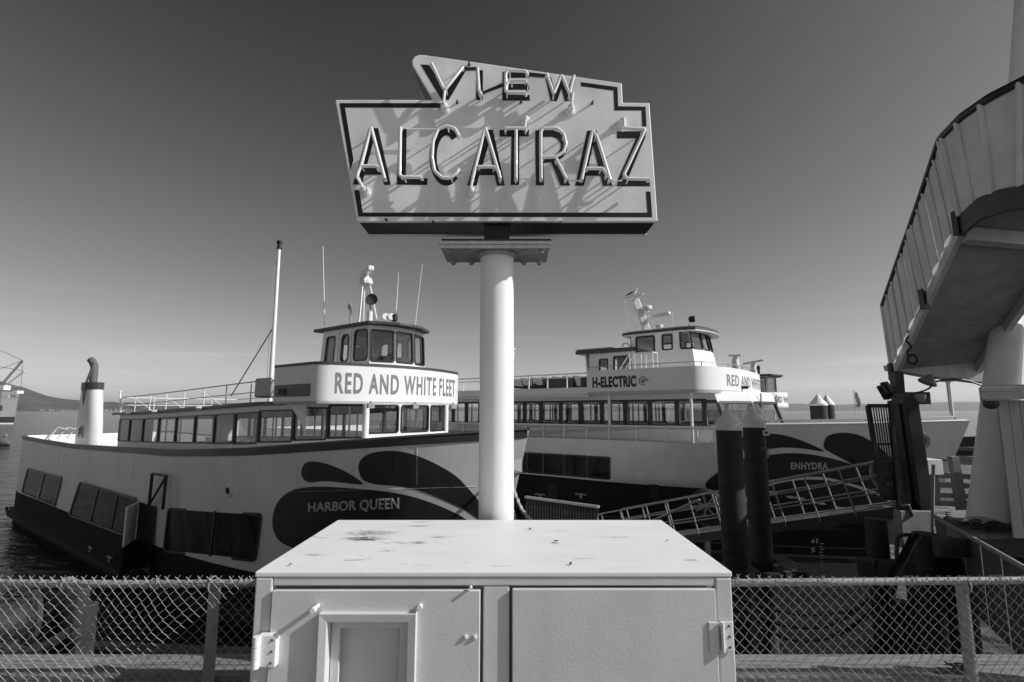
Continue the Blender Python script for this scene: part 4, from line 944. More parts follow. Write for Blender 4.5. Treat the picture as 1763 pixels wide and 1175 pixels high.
# ================================================================== the larger ferry behind
EN = Boat(-37.2, 24.4); E = EN.w
en = EN.root('ferry_boat'); tag(en, 'larger ferry lettered ENHYDRA and H-ELECTRIC behind the pole with two window decks', 'ferry')
X0 = 12.0                                                # nothing aft of this can be seen behind the near ferry, but the hull runs on
HB = 4.5
def eb(x, t):                                            # half breadth, t = height fraction
    tip = 36.0 + 3.0 * t ** 1.1; st = 24 + 5.5 * t; p = 1.6 - .15 * t; q = 1.0
    u = min(1, max(0, (x - st) / (tip - st))); return HB * (1 - u ** p) ** q
ESH = [(0, 4.30), (31.4, 4.30), (31.8, 4.92), (33, 4.98), (36, 5.04), (39, 5.14)]
def e_row(t, sgn, zf, off=0, n=52, x0=0.0):
    tip = 36.0 + 3.0 * t ** 1.1; row = []
    for i in range(n + 1):
        s = i / n; x = x0 + (tip - x0) * (1 - (1 - s) ** 1.6); row.append(E(x, sgn * (eb(x, t) + (off if s < 1 else 0)), zf(x)))
    return row
def e_skin(levels, name, m, parent, off=0, x0=0.0):
    b = MB()
    for sgn in (-1, 1):
        rows = [e_row(max(0, t), sgn, zf, off, x0=x0) for t, zf in levels]; b.quadgrid(rows)
        if sgn < 0: st = [r[0] for r in rows]
        else: b.quadgrid([st, [r[0] for r in rows]])
    return b.build(name, m, parent, smooth=True)
zdk = lambda x: interp([(0, 2.66), (26, 2.62), (31.5, 2.5), (34, 1.9), (36, 1.35), (39, 1.3)], x)
ehull = e_skin([((2.55 + (5.0 - 2.55) * k / 9) / 5.0 if k else .42, (lambda x, k=k: lerp(zdk(x), interp(ESH, x), k / 9))) for k in range(10)], 'hull', 'hull_white', en)
elow = e_skin([(t, (lambda x, t=t: min(zdk(x) - .002, t * 5.0))) for t in (-.1, 0, .09)] + [(.09 + .0001, lambda x: .45)] + [(lerp(.09, .42, k / 5), (lambda x, k=k: lerp(.45, zdk(x), k / 5))) for k in range(1, 6)], 'lower_hull', 'black_paint', en, off=.003)
e_skin([(-.02, lambda x: -.1), (0.02, lambda x: .16), (.08, lambda x: .42)], 'boot_stripe', 'boot_grey', elow, off=.012)
TE = bvh_of(ehull, elow)
b = MB()
for sgn in (-1, 1): b.tube([E(x, sgn * (eb(x, .22) + .05), 1.15) for x in [k * .9 for k in range(40)]], .10, 6)
b.build('rub_rail', 'rubber', en, smooth=True)
b = MB(); b.quadgrid([[E(x, s * max(.02, eb(x, tt) - .04), z) for x in [38.6 * k / 30 for k in range(31)]] for s, tt, z in ((-1, .8, 3.75), (1, .8, 3.75))]); b.build('deck', 'deck_grey', en)
b = MB()
for sgn in (-1, 1): b.tube([E(x, sgn * max(0, eb(x, 1) - .02), interp(ESH, x) + .02) for x in [31.9 + 7.0 * k / 24 for k in range(25)]], .05, 6)
b.build('cap_rail', 'white_gloss', en, smooth=True)
def z7(x, y): return (1300 + x / 2.937, 600 + y / 2.937)
L1 = smooth_poly([(-75, 480), (-60, 445), (-20, 430), (60, 430), (150, 440), (250, 472), (350, 521), (250, 508), (150, 502), (60, 510), (-20, 522), (-65, 510)])
L2 = smooth_poly([(347, 490), (365, 445), (430, 427), (520, 437), (600, 480), (690, 558), (745, 640), (775, 735), (700, 640), (600, 580), (520, 552), (440, 535), (365, 518)])
L3 = smooth_poly([(-250, 700), (-180, 620), (-60, 560), (60, 541), (160, 530), (280, 536), (420, 565), (540, 605), (610, 645), (690, 705), (740, 770), (640, 735), (540, 700), (420, 665), (330, 650), (200, 655), (60, 690), (-100, 760)])
L4 = smooth_poly([(-100, 780), (60, 700), (200, 668), (330, 664), (420, 680), (540, 715), (660, 765), (700, 860), (300, 900), (0, 900)])
for sp in (L1, L2, L3, L4): decal(TE, [z7(*p) for p in sp], .01, 'painted_fin', 'dark_red', ehull)
lettering('ENHYDRA', lambda u, v, w: hit(TE, lerp(1361, 1425.5, u), lerp(808.5, 796, v), .02)[0], 'letter_pale', ehull, bold=.04, spacing=1.1)
b = MB()
for k in range(7): b.prism([hit(TE, *q, .02)[0] for q in ((1411, 935 + k * 5), (1411 + (8 if k % 2 == 0 else 5), 935 + k * 5), (1411 + (8 if k % 2 == 0 else 5), 936.5 + k * 5), (1411, 936.5 + k * 5))], (0, -.002, 0))
b.build('draught_ticks', 'letter_pale', elow)
for tx, y in (('6', 927), ('5', 943)):
    lettering(tx, lambda u, v, w, y=y: hit(TE, lerp(1396, 1403, u), lerp(y + 8, y, v), .02)[0], 'letter_pale', elow, bold=.03)
lettering('1', lambda u, v, w: hit(TE, lerp(1405, 1408, u), lerp(935, 927, v), .02)[0], 'letter_pale', elow, bold=.03)
# lower windows in the hull, wide openings under the promenade rail
ms = [880, 908, 936, 973, 1012, 1051]
lwb = lambda px: lerp(814, 826, (px - 905) / 145); lwt = lambda px: lerp(779, 787, (px - 905) / 145)
for a, c in zip(ms, ms[1:]): hull_window(TE, (a, lwt(a)), (c, lwt(c)), (c, lwb(c)), (a, lwb(a)), ehull, 1, rad=.06)
hull_window(TE, (846, 776), (878, 778), (878, 811), (846, 808), ehull, 1)
# promenade: posts, glass and rail above the hull side
sx = lambda px: EN.L(px, 745, -4.5).x
posts = [sx(p) for p in (905, 935, 971, 1010, 1049, 1096, 1146, 1199, 1231)]
posts = [posts[0] - 1.3 * k for k in range(9, 0, -1)] + posts
for a in posts: MB().box(E(a, -4.47, 4.60), (.07, .07, .62), Matrix.Rotation(math.atan2(-.6, .8), 3, 'Z')).build('rail_post', 'white_gloss', en)
for a, c in zip(posts, posts[1:]): MB().box(E((a + c) / 2, -4.47, 4.56), (c - a - .08, .015, .44), Matrix.Rotation(math.atan2(-.6, .8), 3, 'Z')).build('glass_panel', 'glass', en)
MB().box(E((posts[0] + posts[-1]) / 2, -4.47, 4.885), (posts[-1] - posts[0] + .1, .10, .07), Matrix.Rotation(math.atan2(-.6, .8), 3, 'Z')).build('rail', 'white_gloss', en)
MB().box(E(31.7, -4.3, 4.62), (.5, .3, .62), Matrix.Rotation(math.atan2(-.6, .8), 3, 'Z')).build('bulwark_end', 'white_gloss', en)
for px in (1049, 1190):
    x = EN.L(px, 700, -4.42).x; MB().tube([E(x, -4.42, 4.3), E(x, -4.42, 6.2)], .06, 8).build('deck_post', 'white_gloss', en, smooth=True)
# second deck cabin, recessed behind the promenade
YC = 3.7
wx = [EN.L(p, 710, -YC).x for p in (903, 931, 965, 999, 1036, 1076.5, 1119, 1165.5, 1213)]; stp = wx[1] - wx[0]
wx = [wx[0] - stp * k for k in range(9, 0, -1)] + wx; xe = EN.L(1250, 727, -YC).x
ecab = MB(); eh = MB().box(E(20, 0, 4), (.1, .1, .1)).build('cabin', 'white_gloss', en)
ein = E(24, 0, 5.4); z0c, z1c, zs_, zt_c = 3.8, 6.25, 4.93, 5.87
def ebay(a, c, z0=z0c, z1=z1c, zs=zs_, zt=zt_c, m=.09, wall=ecab, par=eh, ins=ein, rake=0.0, pane='glass', fw=.09, rad=.05, rake_c=None):
    (xa, ya), (xc, yc) = a, c; rc = rake if rake_c is None else rake_c
    bl, br, tl, tr = E(xa, ya, z0), E(xc, yc, z0), E(xa - rake, ya, z1), E(xc - rc, yc, z1); n = outward(bl, br, tr, ins); W = (br - bl).length; W2 = (tr - tl).length; Wm = (W + W2) / 2
    k = (z1 - z0); fn, Wq, Hq = wall_panel(wall, tl, tr, br, bl, (m, (zs - z0) * 1.0, Wm - m, (zt - z0)), n, .08)
    window(par, fn, (m, zs - z0, Wm - m, zt - z0), fw=fw, rad=rad, proud=.03, pane=pane, depth=.09)
    return fn, Wq, Hq
for sgn in (-1, 1):
    for a, c in zip(wx, wx[1:]): ebay((a, sgn * YC), (c, sgn * YC))
    ebay((wx[-1], sgn * YC), (xe + .35, sgn * YC), rake=0, rake_c=.75)
fb2 = [(xe + .35, -YC), (xe + 1.3, -2.3), (xe + 1.7, 0), (xe + 1.3, 2.3), (xe + .35, YC)]
for a, c in zip(fb2, fb2[1:]): ebay(a, c, rake=.75, m=.12)
def finish(h, mb, root, m='white_gloss'):
    me = bpy.data.meshes.new(h.name); iv = WM[root].inverted(); me.from_pydata([iv @ p for p in mb.v], [], mb.f); me.materials.append(MATS[m]); h.data = me
    bx_ = bmesh.new(); bx_.from_mesh(me); bmesh.ops.recalc_face_normals(bx_, faces=bx_.faces); bx_.to_mesh(me); bx_.free()
finish(eh, ecab, en)
for sgn in (-1, 1):
    for x in wx[1:]: MB().box(E(x, sgn * (YC + .02), 5.40), (.16, .05, 1.12), Matrix.Rotation(math.atan2(-.6, .8), 3, 'Z')).build('window_mullion', 'frame_black', en, bevel=.02)
RM = Matrix.Rotation(math.atan2(-.6, .8), 3, 'Z')
MB().box(E((wx[0] + xe) / 2, -3.72 - .03, 4.86), (xe - wx[0] + .2, .05, .07), RM).build('sill_strip', 'frame_black', en)
b = MB()
for x in [wx[0] + 1.1 * k for k in range(18)]:
    for y in (-1.6, 1.6): b.tube([E(x, y, 3.8), E(x, y, 6.2)], .035, 6)
    for y in (-2.6, 2.6, 0): b.box(E(x + .4, y, 4.3), (.08, 1.1, 1.0), RM)
b.build('cabin_furnishings', 'interior', en)['kind'] = 'stuff'
# third deck edge: open deck aft, lettered band forward
xb0 = EN.L(1011, 655, -4.5).x; xb1 = EN.L(1212, 650, -4.5).x
MB().box(E((wx[0] + xb0) / 2, 0, 6.36), (xb0 - wx[0] - .004, 9.0, .30), RM).build('upper_deck', 'white_gloss', en)
MB().box(E((wx[0] + xb0) / 2, -4.3, 6.155), (xb0 - wx[0] - .004, .1, .1), RM).build('deck_edge', 'white_gloss', en)
rail_run([E(x, -4.42, 6.5) for x in (wx[0], 20, xb0 - .03)], 0, .62, en, 1.05, mids=(.75,), r=.03)
rail_run([E(x, 4.42, 6.5) for x in (wx[0], 20, xb0 - .03)], 0, .62, en, 1.4, mids=(.75,), r=.03)
BE = [(xb0, -4.5), (xb1 - .6, -4.5)]
for k in range(1, 13):                                   # forward end sweeps round in one curve
    a = math.pi / 2 * k / 12; BE.append((xb1 - .6 + 1.25 * math.sin(a), -4.5 * math.cos(a) ** .75))
BE += [(x, -y) for x, y in BE[:-1][::-1]]
eo = [E(x, y, 0) for x, y in BE]; ei = [E(x - .05 * (1 if 0 < i < len(BE) - 1 else 0), y * .985, 0) for i, (x, y) in enumerate(BE)]
zl = lambda i: 6.18
eband = MB().quadgrid([up(eo, 6.18), up(eo, 7.2), up(ei, 7.2), up(ei, 6.3)]).build('bridge_band', 'white_gloss', en, smooth=True)
MB().prism([E(x, y, 6.182) for x, y in BE], (0, 0, .12)).build('bridge_deck', 'white_gloss', en)
Le = [0]
for a, c in zip(eo, eo[1:]): Le.append(Le[-1] + (c - a).length)
be_pt = lambda d, z, off: band_pt(d, z, off * sgnn, eo, Le)
def sdist(px): return (EN.L(px, 655, -4.5).x - xb0)
lettering('H-ELECTRIC', lambda u, v, w: be_pt(lerp(sdist(1020), sdist(1095.5), u), lerp(6.46, 6.93, v), .012), 'letter_dark', eband, bold=.05, spacing=1.05)
dc = sdist(1107)
for r in (.16,): MB().tube([be_pt(dc + r * math.cos(a), 6.69 + r * math.sin(a), .012) for a in [.2 + 5.0 * k / 20 for k in range(21)]], .02, 5).build('round_badge', 'letter_red', eband)
lettering('e', lambda u, v, w: be_pt(dc + lerp(-.09, .09, u), lerp(6.60, 6.78, v), .012), 'letter_red', eband, bold=.03)
for s in (.13, .2): MB().box(be_pt(dc + s, 6.72, .012), (.05, .05, .05)).build('badge_dot', 'letter_red', eband)
LtE = Le[-1]
def near_d(px, z):                                       # arc length on the band whose picture column is px
    best = min((abs(881.5 + F_PX * p.x / ((p.y) * cth + (p.z - CAM.z) * sth) - px), d) for d in [Le[1] + k * .03 for k in range(int((LtE / 2 + 1.5 - Le[1]) / .03))] for p in [be_pt(d, z, 0)])
    return best[1]
dA = near_d(1251, 6.7); lettering('RED AND WHITE FLEET', lambda u, v, w: be_pt(lerp(dA, min(dA + 7.2, LtE - .3), u), lerp(6.47, 6.93, v), .006), 'letter_red', eband, bold=.025, spacing=1.1)
rail_run([p + V((0, 0, 7.2)) for p in ei[:len(ei) // 2 + 4]], 0, .16, en, 1.6, mids=(), r=.018, m='grey_metal')
q = be_pt(near_d(1278, 6.5), 6.45, .1); MB().box(q, (.22, .14, .12)).build('band_light', 'frame_black', eband)
# ---- wheelhouse and lower house aft of it
PHE = 1.7
def house(bays, z0, z1, name):
    wallmb = MB(); h = MB().box(E(28, 0, 6), (.1, .1, .1)).build(name, 'white_gloss', en); ins_ = E(29.3, 0, 7.5)
    for (a, c, hole, rk, rkc, pane, fw, rad) in bays:
        (xa, ya), (xc, yc) = a, c
        for sgn in ((1, -1) if ya * yc >= 0 else (1,)):
            bl, br, tl, tr = E(xa, ya * sgn, z0), E(xc, yc * sgn, z0), E(xa - rk, ya * sgn * .94, z1), E(xc - rkc, yc * sgn * .94, z1)
            n = outward(bl, br, tr, ins_); fn, W, H = wall_panel(wallmb, tl, tr, br, bl, hole, n, .07)
            if hole: window(h, fn, (hole[0] + .02, hole[1] + .02, hole[2] - .02, hole[3] - .02), fw=fw, rad=rad, proud=.03, pane=pane, depth=.08)
    finish(h, wallmb, en); return h
lx = lambda px, py=600, y=-PHE: EN.L(px, py, y).x
lz = lambda px, py, y=-PHE: EN.L(px, py, y).z
xa_, xb_, xc_, xd_, xe_ = lx(1084), lx(1130), lx(1166), lx(1203), lx(1240)
zw0, zw1 = lz(1110, 608), lz(1110, 580); zR = lz(1110, 577); z0h = 6.3
hh = lambda a, c: c - a
house([((xa_, -PHE), (xb_, -PHE), (hh(xa_, lx(1095)), zw0 - z0h, hh(xa_, lx(1125)), zw1 - z0h), 0, 0, 'glass', .07, .08),
       ((xb_, -PHE), (xc_, -PHE), (hh(xb_, lx(1140)), zw0 - z0h + .1, hh(xb_, lx(1156)), zw1 - z0h), 0, 0, 'glass', .06, .05),
       ((xc_, -PHE), (xd_ - .1, -PHE + .15), (.15, zw0 - z0h + .12, hh(xc_, xd_) - .25, zw1 - z0h + .12), 0, .35, 'glass', .07, .08),
       ((xd_ - .1, -PHE + .15), (xd_ + .28, -.75), (.06, zw0 - z0h + .12, .82, zw1 - z0h + .12), .35, .5, 'glass', .05, .06),
       ((xd_ + .28, -.75), (xd_ + .38, 0), (.05, zw0 - z0h + .12, .70, zw1 - z0h + .12), .5, .52, 'glass', .05, .06),
       ((xa_, -PHE), (xa_, PHE), (.8, 1.4, 2.6, 2.0), 0, 0, 'glass', .05, .06)], z0h, zR, 'wheelhouse')
rd = [(xa_ - .35, -PHE - .1), (xc_ + .2, -PHE - .2), (xd_ - .1, -PHE + .0), (xd_ + .22, -.9), (xd_ + .32, -.3)]; rd = rd + [(x, -y) for x, y in rd[::-1]]
rf = MB().prism([E(x, y, zR + .0) for x, y in rd], (0, 0, .05)).build('wheelhouse_roof', 'white_gloss', en, bevel=.02)
MB().add([E(xc_ + (x - xc_) * k, y * k, zR + z) for k, z in ((.99, .052), (.985, .16), (.80, .27)) for x, y in rd], [tuple(range(20, 30))] + [(j * 10 + k, j * 10 + (k + 1) % 10, j * 10 + 10 + (k + 1) % 10, j * 10 + 10 + k) for j in (0, 1) for k in range(10)]).build('roof_crown', 'stripe_red', rf)
ylo = -PHE
x1_, x2_ = lx(1013, 625), xa_
zlr = lz(1040, 608)
house([((x1_, ylo), (lx(1052, 625), ylo), (hh(x1_, lx(1031, 625)), .75, hh(x1_, lx(1045, 625)), zlr - 6.3 - .3), -.0, 0, 'glass', .05, .05),
       ((lx(1052, 625), ylo), (x2_ + .1, ylo), (.12, .75, hh(lx(1052, 625), lx(1084, 625)), zlr - 6.3 - .22), 0, 0, 'glass', .06, .08),
       ((x1_, ylo), (x1_, PHE), (.9, 1, 2.4, 1.5), .25, .25, 'glass', .05, .06)], 6.3, zlr, 'after_house')
r2 = MB().box(E((x1_ + x2_) / 2 - .2, 0, zlr + .09), (x2_ - x1_ + .9, 2 * PHE + .3, .17), RM).build('after_house_roof', 'stripe_red', en, bevel=.03)
MB().box(E(x1_ + .35, 0, zlr + .22), (1.9, 2 * PHE + .3, .06), RM).build('solar_panel', 'grey_metal', en)
for px0, px1 in ((1030.5, 1050), (1136, 1161)):          # door frames
    pass
b = MB()                                                 # wing steps with white pipe rails
for yy in (-3.0, -3.5):
    p = [E(lx(1092, 630), yy, 7.15), E(lx(1112, 605), yy, 7.95), E(lx(1150, 605), yy, 7.95)]; b.tube(p, .022, 6); b.tube([q - V((0, 0, .3)) for q in p[1:]], .018, 6)
    for q in p[1:] + [lerp(p[1], p[2], .5)]: b.tube([q, V((q.x, q.y, 7.2 + ZW - .3))], .022, 6)
b.tube([E(lx(1150, 605), -3.0, 7.95), E(lx(1150, 605), -3.5, 7.95)], .022, 6); b.build('wing_step_rail', 'white_gloss', en, smooth=True)
MB().box(E((lx(1112, 605) + lx(1150, 605)) / 2, -3.1, 6.95), (lx(1150, 605) - lx(1112, 605), .9, .06), RM).build('wing_step', 'white_gloss', en)
MB().tube(arc(E(lx(1074, 590), -1.5, zlr + .25), .18, 0, 3.14, 8, (.8, -.6, 0), (0, 0, 1)), .03, 6).build('hoop', 'white_gloss', en)
# ---- mast, radar, lights, seat backs on the open deck
def el(px, py, y=0): return E(*EN.L(px, py, y))
zrf = E(0, 0, zR + .27).z
mst = MB().beam(V((*el(1116, 560).xy, zrf)), el(1094, 516), .34, .18, (0, -1, 0)).build('mast', 'white_gloss', en, bevel=.03)
MB().tube([el(1073.5, 513), el(1096, 511)], .035, 6).build('yard', 'white_gloss', mst); MB().tube([el(1096, 511), el(1107, 506.5)], .05, 6).build('yard', 'white_gloss', mst)
for a, c in (((1075, 514), (1085, 574)), ((1091, 518), (1096, 572))): MB().tube([el(*a), V((*el(*c).xy, zrf - .3))], .015, 5).build('mast_stay', 'white_gloss', mst)
MB().beam(el(1102, 533), el(1117, 536), .2, .06).build('radome_arm', 'white_gloss', mst)
p = el(1114, 534); MB().lathe(p, [(.18, 0), (.24, .03), (.25, .10), (.25, .12), (.24, .18), (.15, .22)], 16).build('radome', 'white_gloss', mst, smooth=True)
p = el(1135, 560); MB().lathe(V((p.x, p.y, zrf - .05)), [(.3, 0), (.25, .12), (.13, .16), (.12, .3), (.18, .34), (.18, .46), (.06, .5)], 14).build('radar_base', 'white_gloss', en, smooth=True)
MB().beam(el(1115.5, 546, .4), el(1153, 540, -.4), .16, .16).build('radar_bar', 'white_gloss', en, bevel=.04)
MB().box(V((*el(1125, 560).xy, zrf)), (.7, .6, .22), RM).build('mast_foot', 'white_gloss', en, bevel=.04)
MB().tube([V((*el(1158, 559).xy, zrf - .1)), el(1158, 537)], .012, 5).build('whip_aerial', 'white_gloss', en)
p = el(1187, 560, -.6); MB().lathe(V((p.x, p.y, zrf - .1)), [(.06, 0), (.05, .3)], 8).build('searchlight_stem', 'white_gloss', en); MB().lathe(el(1185, 551, -.6), [(.05, 0), (.14, .05), (.15, .28), (.1, .3)], 12, (.9, -.4, .1)).build('searchlight', 'frame_black', en, smooth=True)
for k in range(7):
    x = lx(895 + k * 18, 650, -3.0)
    MB().box(E(x, -2.6, 6.85), (.06, 2.2, .5), RM @ Matrix.Rotation(-.35, 3, 'Y')).build('deck_seat', 'dark_metal', en)
p = E(lx(945, 652, -3.6), -3.7, 6.55); MB().add([p + V(q) for q in ((0, 0, 0), (1.1, -.8, 0), (1.1, -.8, .42), (-.25, .18, .5), (0, .4, 0), (1.1, -.4, 0), (1.1, -.4, .42), (-.25, .58, .5))], [(0, 1, 2, 3), (7, 6, 5, 4), (0, 4, 5, 1), (1, 5, 6, 2), (2, 6, 7, 3), (3, 7, 4, 0)]).build('deck_box', 'dark_metal', en)
rail_run([E(x, -max(.1, eb(x, 1) - .1), interp(ESH, x)) for x in (32, 33.5, 35, 36.5, 37.8, 38.6)], 0, .16, en, 1.5, mids=(), r=.025, m='grey_metal')
fm = MB().tube([el(1640, 718), el(1633, 655)], .05, 8).build('bow_light_mast', 'white_gloss', en, smooth=True)
MB().tube([el(1636, 712), el(1629, 657)], .018, 5).build('mast_halyard', 'grey_metal', fm); MB().box(el(1631, 654), (.3, .2, .15)).build('mast_head', 'dark_metal', fm)
p, n = hit(TE, 1586, 760, .02); MB().lathe(p, [(.28, 0), (.28, .05), (.16, .05), (.15, .0), (0, .0)], 16, n).build('hawse_pipe', 'grey_metal', ehull, smooth=True)
for px in (931, 1001):                                   # bitts, door frames on the dark side
    p, n = hit(TE, px, 858, .05)
    if p: MB().lathe(p, [(.05, 0), (.05, .18)], 8).tube([p + V((-.22, .1, .16)), p + V((.22, -.1, .16))], .04, 6).build('bitt', 'grey_metal', en)
for px in (951, 1125):
    c = [hit(TE, px + a, 833 + d, .03)[0] for a, d in ((-8, 0), (8, 1), (8, 26), (-8, 25))]
    if all(c): MB().prism(c, (.02, .03, 0)).build('fender_pad', 'rubber', en)
# ---- gull on the yard
gp = el(1089, 512) + V((0, 0, .02)); gd = V((.8, -.45, 0)).normalized(); g = MB()
prof = [(-.36, .12, .008), (-.28, .13, .035), (-.16, .15, .085), (-.02, .17, .11), (.10, .20, .10), (.16, .26, .07), (.18, .32, .06), (.205, .36, .06), (.24, .365, .04), (.27, .355, .016), (.33, .34, .006)]
g.tube([gp + gd * s + V((0, 0, z)) for s, z, r in prof], [r for s, z, r in prof], 12)
gul = g.build('gull', 'feather_white', smooth=True); tag(gul, 'white gull with dark wings perched on the larger ferry mast yard', 'gull')
sd = gd.cross(V((0, 0, 1)))
WMg = gul
def gpart(mb, name, m):
    o = mb.build(name, m); o.parent = gul; o.location = o.location - gul.location; return o
for s in (-1, 1):
    w_ = MB().tube([gp + gd * x + sd * s * y + V((0, 0, z)) for x, y, z in ((.09, .07, .22), (-.02, .085, .19), (-.16, .06, .14), (-.34, .02, .09))], [.02, .05, .035, .006], 8); gpart(w_, 'wing', 'feather_dark')
    gpart(MB().tube([gp + gd * .02 + sd * s * .03 + V((0, 0, .1)), gp + gd * .03 + sd * s * .03 - V((0, 0, .02))], .008, 5), 'leg', 'grey_metal')

# ================================================================== third ferry, mostly hidden behind
T3 = Boat(-10, 43.0); t3 = T3.root('ferry_boat'); tag(t3, 'third ferry mostly hidden, its lettered wheelhouse band showing behind the bow of the larger ferry', 'ferry')
Q = T3.w
def tl3(px, py, y=-2.6): return T3.L(px, py, y)
c0 = tl3(1308, 676); c1 = tl3(1346, 677); zb = tl3(1327, 702).z; ztp = tl3(1327, 675).z
xA, xB = c0.x - 3.9, c1.x - 1.1
BT = [(xA, -2.6), (xB - .5, -2.6)] + [(xB - .5 + 1.5 * math.sin(a), -2.6 * math.cos(a)) for a in [math.pi / 2 * k / 8 for k in range(1, 9)]]; BT += [(x, -y) for x, y in BT[:-1][::-1]]
to = [Q(x, y, 0) for x, y in BT]
tb = MB().quadgrid([up(to, zb), up(to, ztp)]).build('bridge_band', 'white_gloss', t3, smooth=True); MB().prism([Q(x, y, zb) for x, y in BT], (0, 0, .1)).build('bridge_deck', 'white_gloss', t3)
L3b = [0]
for a, c in zip(to, to[1:]): L3b.append(L3b[-1] + (c - a).length)
d0 = 3.3; lettering('RED AND WHITE', lambda u, v, w: band_pt(lerp(d0, d0 + 4.6, u), lerp(zb + .35, ztp - .3, v), .008 * sgnn, to, L3b), 'letter_red', tb, bold=.05)
w3 = MB(); h3 = MB().box(Q(xA, 0, zb), (.1, .1, .1)).build('cabin', 'white_gloss', t3)
def t3bay(a, c, z0, z1, hole, ins_, wallmb, par):
    bl, br, tl_, tr_ = Q(*a, z0), Q(*c, z0), Q(*c, z1), Q(*a, z1); tl_, tr_ = tr_, tl_
    n = outward(bl, br, tr_, ins_); fn, W, H = wall_panel(wallmb, tl_, tr_, br, bl, hole, n, .06); window(par, fn, hole, fw=.06, rad=.08, pane='tint_glass')
i3 = Q(xA, 0, zb - .5)
for a, c in (((xA - 2, -2.3), (xA, -2.3)), ((xA, -2.3), (xA + 1.6, -2.3)), ((xA + 1.6, -2.3), (xB - .3, -2.3)), ((xB - .3, -2.3), (xB + .3, -.8)), ((xB + .3, -.8), (xB + .3, .8)), ((xB + .3, .8), (xB - .3, 2.3))):
    W = math.dist(a, c); t3bay(a, c, zb - 2.4, zb, (.15, 1.1, W - .15, 2.15), i3, w3, h3)
finish(h3, w3, t3)
w4 = MB(); h4 = MB().box(Q(xA, 0, ztp), (.1, .1, .1)).build('wheelhouse', 'white_gloss', t3); i4 = Q(xA, 0, ztp + .3)
zr3 = tl3(1315, 648, -1.3).z; xw = tl3(1320, 660, -1.3).x
for a, c in (((xw - 2.4, -1.3), (xw - 1, -1.3)), ((xw - 1, -1.3), (xw, -1.3)), ((xw, -1.3), (xw + .4, 0)), ((xw + .4, 0), (xw, 1.3))):
    W = math.dist(a, c); t3bay(a, c, ztp - .9, zr3, (.1, .9, W - .1, zr3 - ztp + .78), i4, w4, h4)
finish(h4, w4, t3)
MB().prism([Q(x, y, zr3) for x, y in ((xw - 2.8, -1.6), (xw + .4, -1.6), (xw + .9, 0), (xw + .4, 1.6), (xw - 2.8, 1.6))], (0, 0, .14)).build('wheelhouse_roof', 'dark_metal', t3, bevel=.03)
MB().lathe(Q(xw - .6, -.8, zr3 + .14), [(.1, 0), (.1, .4), (.14, .45), (.14, .6), (.05, .7)], 10).build('mast_light', 'frame_black', t3)
for (a, c, stem_) in (((1254.5, 612.5), (1277, 612), (1266, 624)), ((1279, 627), (1315, 620), (1297, 640))):
    pa_, pc_ = Q(*tl3(*a, 0)), Q(*tl3(*c, 0)); ps = Q(*tl3(*stem_, 0)); m_ = lerp(pa_, pc_, .5)
    r_ = MB().beam(pa_, pc_, .16, .14).build('radar_bar', 'white_gloss', t3, bevel=.03); MB().tube([m_ - V((0, 0, .05)), ps, Q(tl3(*stem_, 0).x, 0, ztp - 1)], [.16, .28, .2], 10).build('radar_stem', 'white_gloss', r_, smooth=True)
hl3 = [(-14, 3.0), (0, 3.0), (xB, 2.9), (xB + 3, 2.2), (xB + 5.5, 0)]
b = MB()
for sgn in (-1, 1): b.quadgrid([[Q(x * k, sgn * y, z) for x, y in hl3] for k, z in ((.98, -.4), (.985, .5), (1.0, zb - 2.0))])
b.quadgrid([[Q(x, -y, zb - 2.01) for x, y in hl3], [Q(x, y, zb - 2.01) for x, y in hl3]]); b.build('hull', 'hull_white', t3, smooth=True)
# ================================================================== pilings with white cone caps
def piling(c, r, ztop, label, cone, group, bands=True):
    t = thing('mooring_piling', (c[0], c[1], ZW - 2), label, 'piling', group)
    n = 26; prof = [(r * 1.02, 0), (r * 1.02, 2.2), (r, 3.0), (r, ztop - ZW + 2)]
    MB().lathe((c[0], c[1], ZW - 2), prof, n).build('shaft', 'pile_dark', t, smooth=True)
    MB().lathe((c[0], c[1], ztop - .04), [(r * 1.07, 0), (r * 1.07, .13), (r * .5, .13 + cone * .5), (.012, .13 + cone)], n).build('cone_cap', 'cone_white', t, smooth=True)
    return t
q = atY(1254.5, 737, 9.9); p1_ = piling((q.x, q.y), .228, q.z, 'nearer dark piling with stained white cone cap in front of the gangway', .30, 'pilings beside the gangway')
q = atY(1297.5, 733, 11.5); p2_ = piling((q.x, q.y), .226, q.z, 'farther dark piling with clean white cone cap and small notice plate', .32, 'pilings beside the gangway')
c = atY(1319, 746, 11.28); MB().box(c, (.14, .012, .11)).build('notice_plate', 'white_gloss', p2_); MB().box(c + V((0, -.008, .01)), (.06, .004, .05)).build('notice_mark', 'letter_dark', p2_)
q2 = atY(1300, 972, 11.5)
for dx in (-.30, .30): MB().beam((q2.x + dx, 11.2 - .5, q2.z), (q2.x + dx, 11.9, q2.z), .12, .16).build('guide_arm', 'timber_dark', p2_)
for k in range(3): MB().box((q2.x + .44 + .1 * k, 11.2, q2.z + .10 + .01 * k), (.09, .9, .04)).build('guide_plank', 'timber', p2_)
MB().box((q2.x + .2, 10.8, q2.z - .05), (1.0, .12, .16)).build('guide_beam', 'dark_metal', p2_)
for px, py, Y, r, l in ((1409, 698, 42, .62, 'nearer of two far pilings with white cones beyond the larger ferry bow'), (1424, 697, 47, .55, 'farther of two far pilings with white cones beyond the larger ferry bow')):
    q = atY(px, py, Y); piling((q.x, q.y), r, q.z, l, .85, 'far pilings beyond the bow')

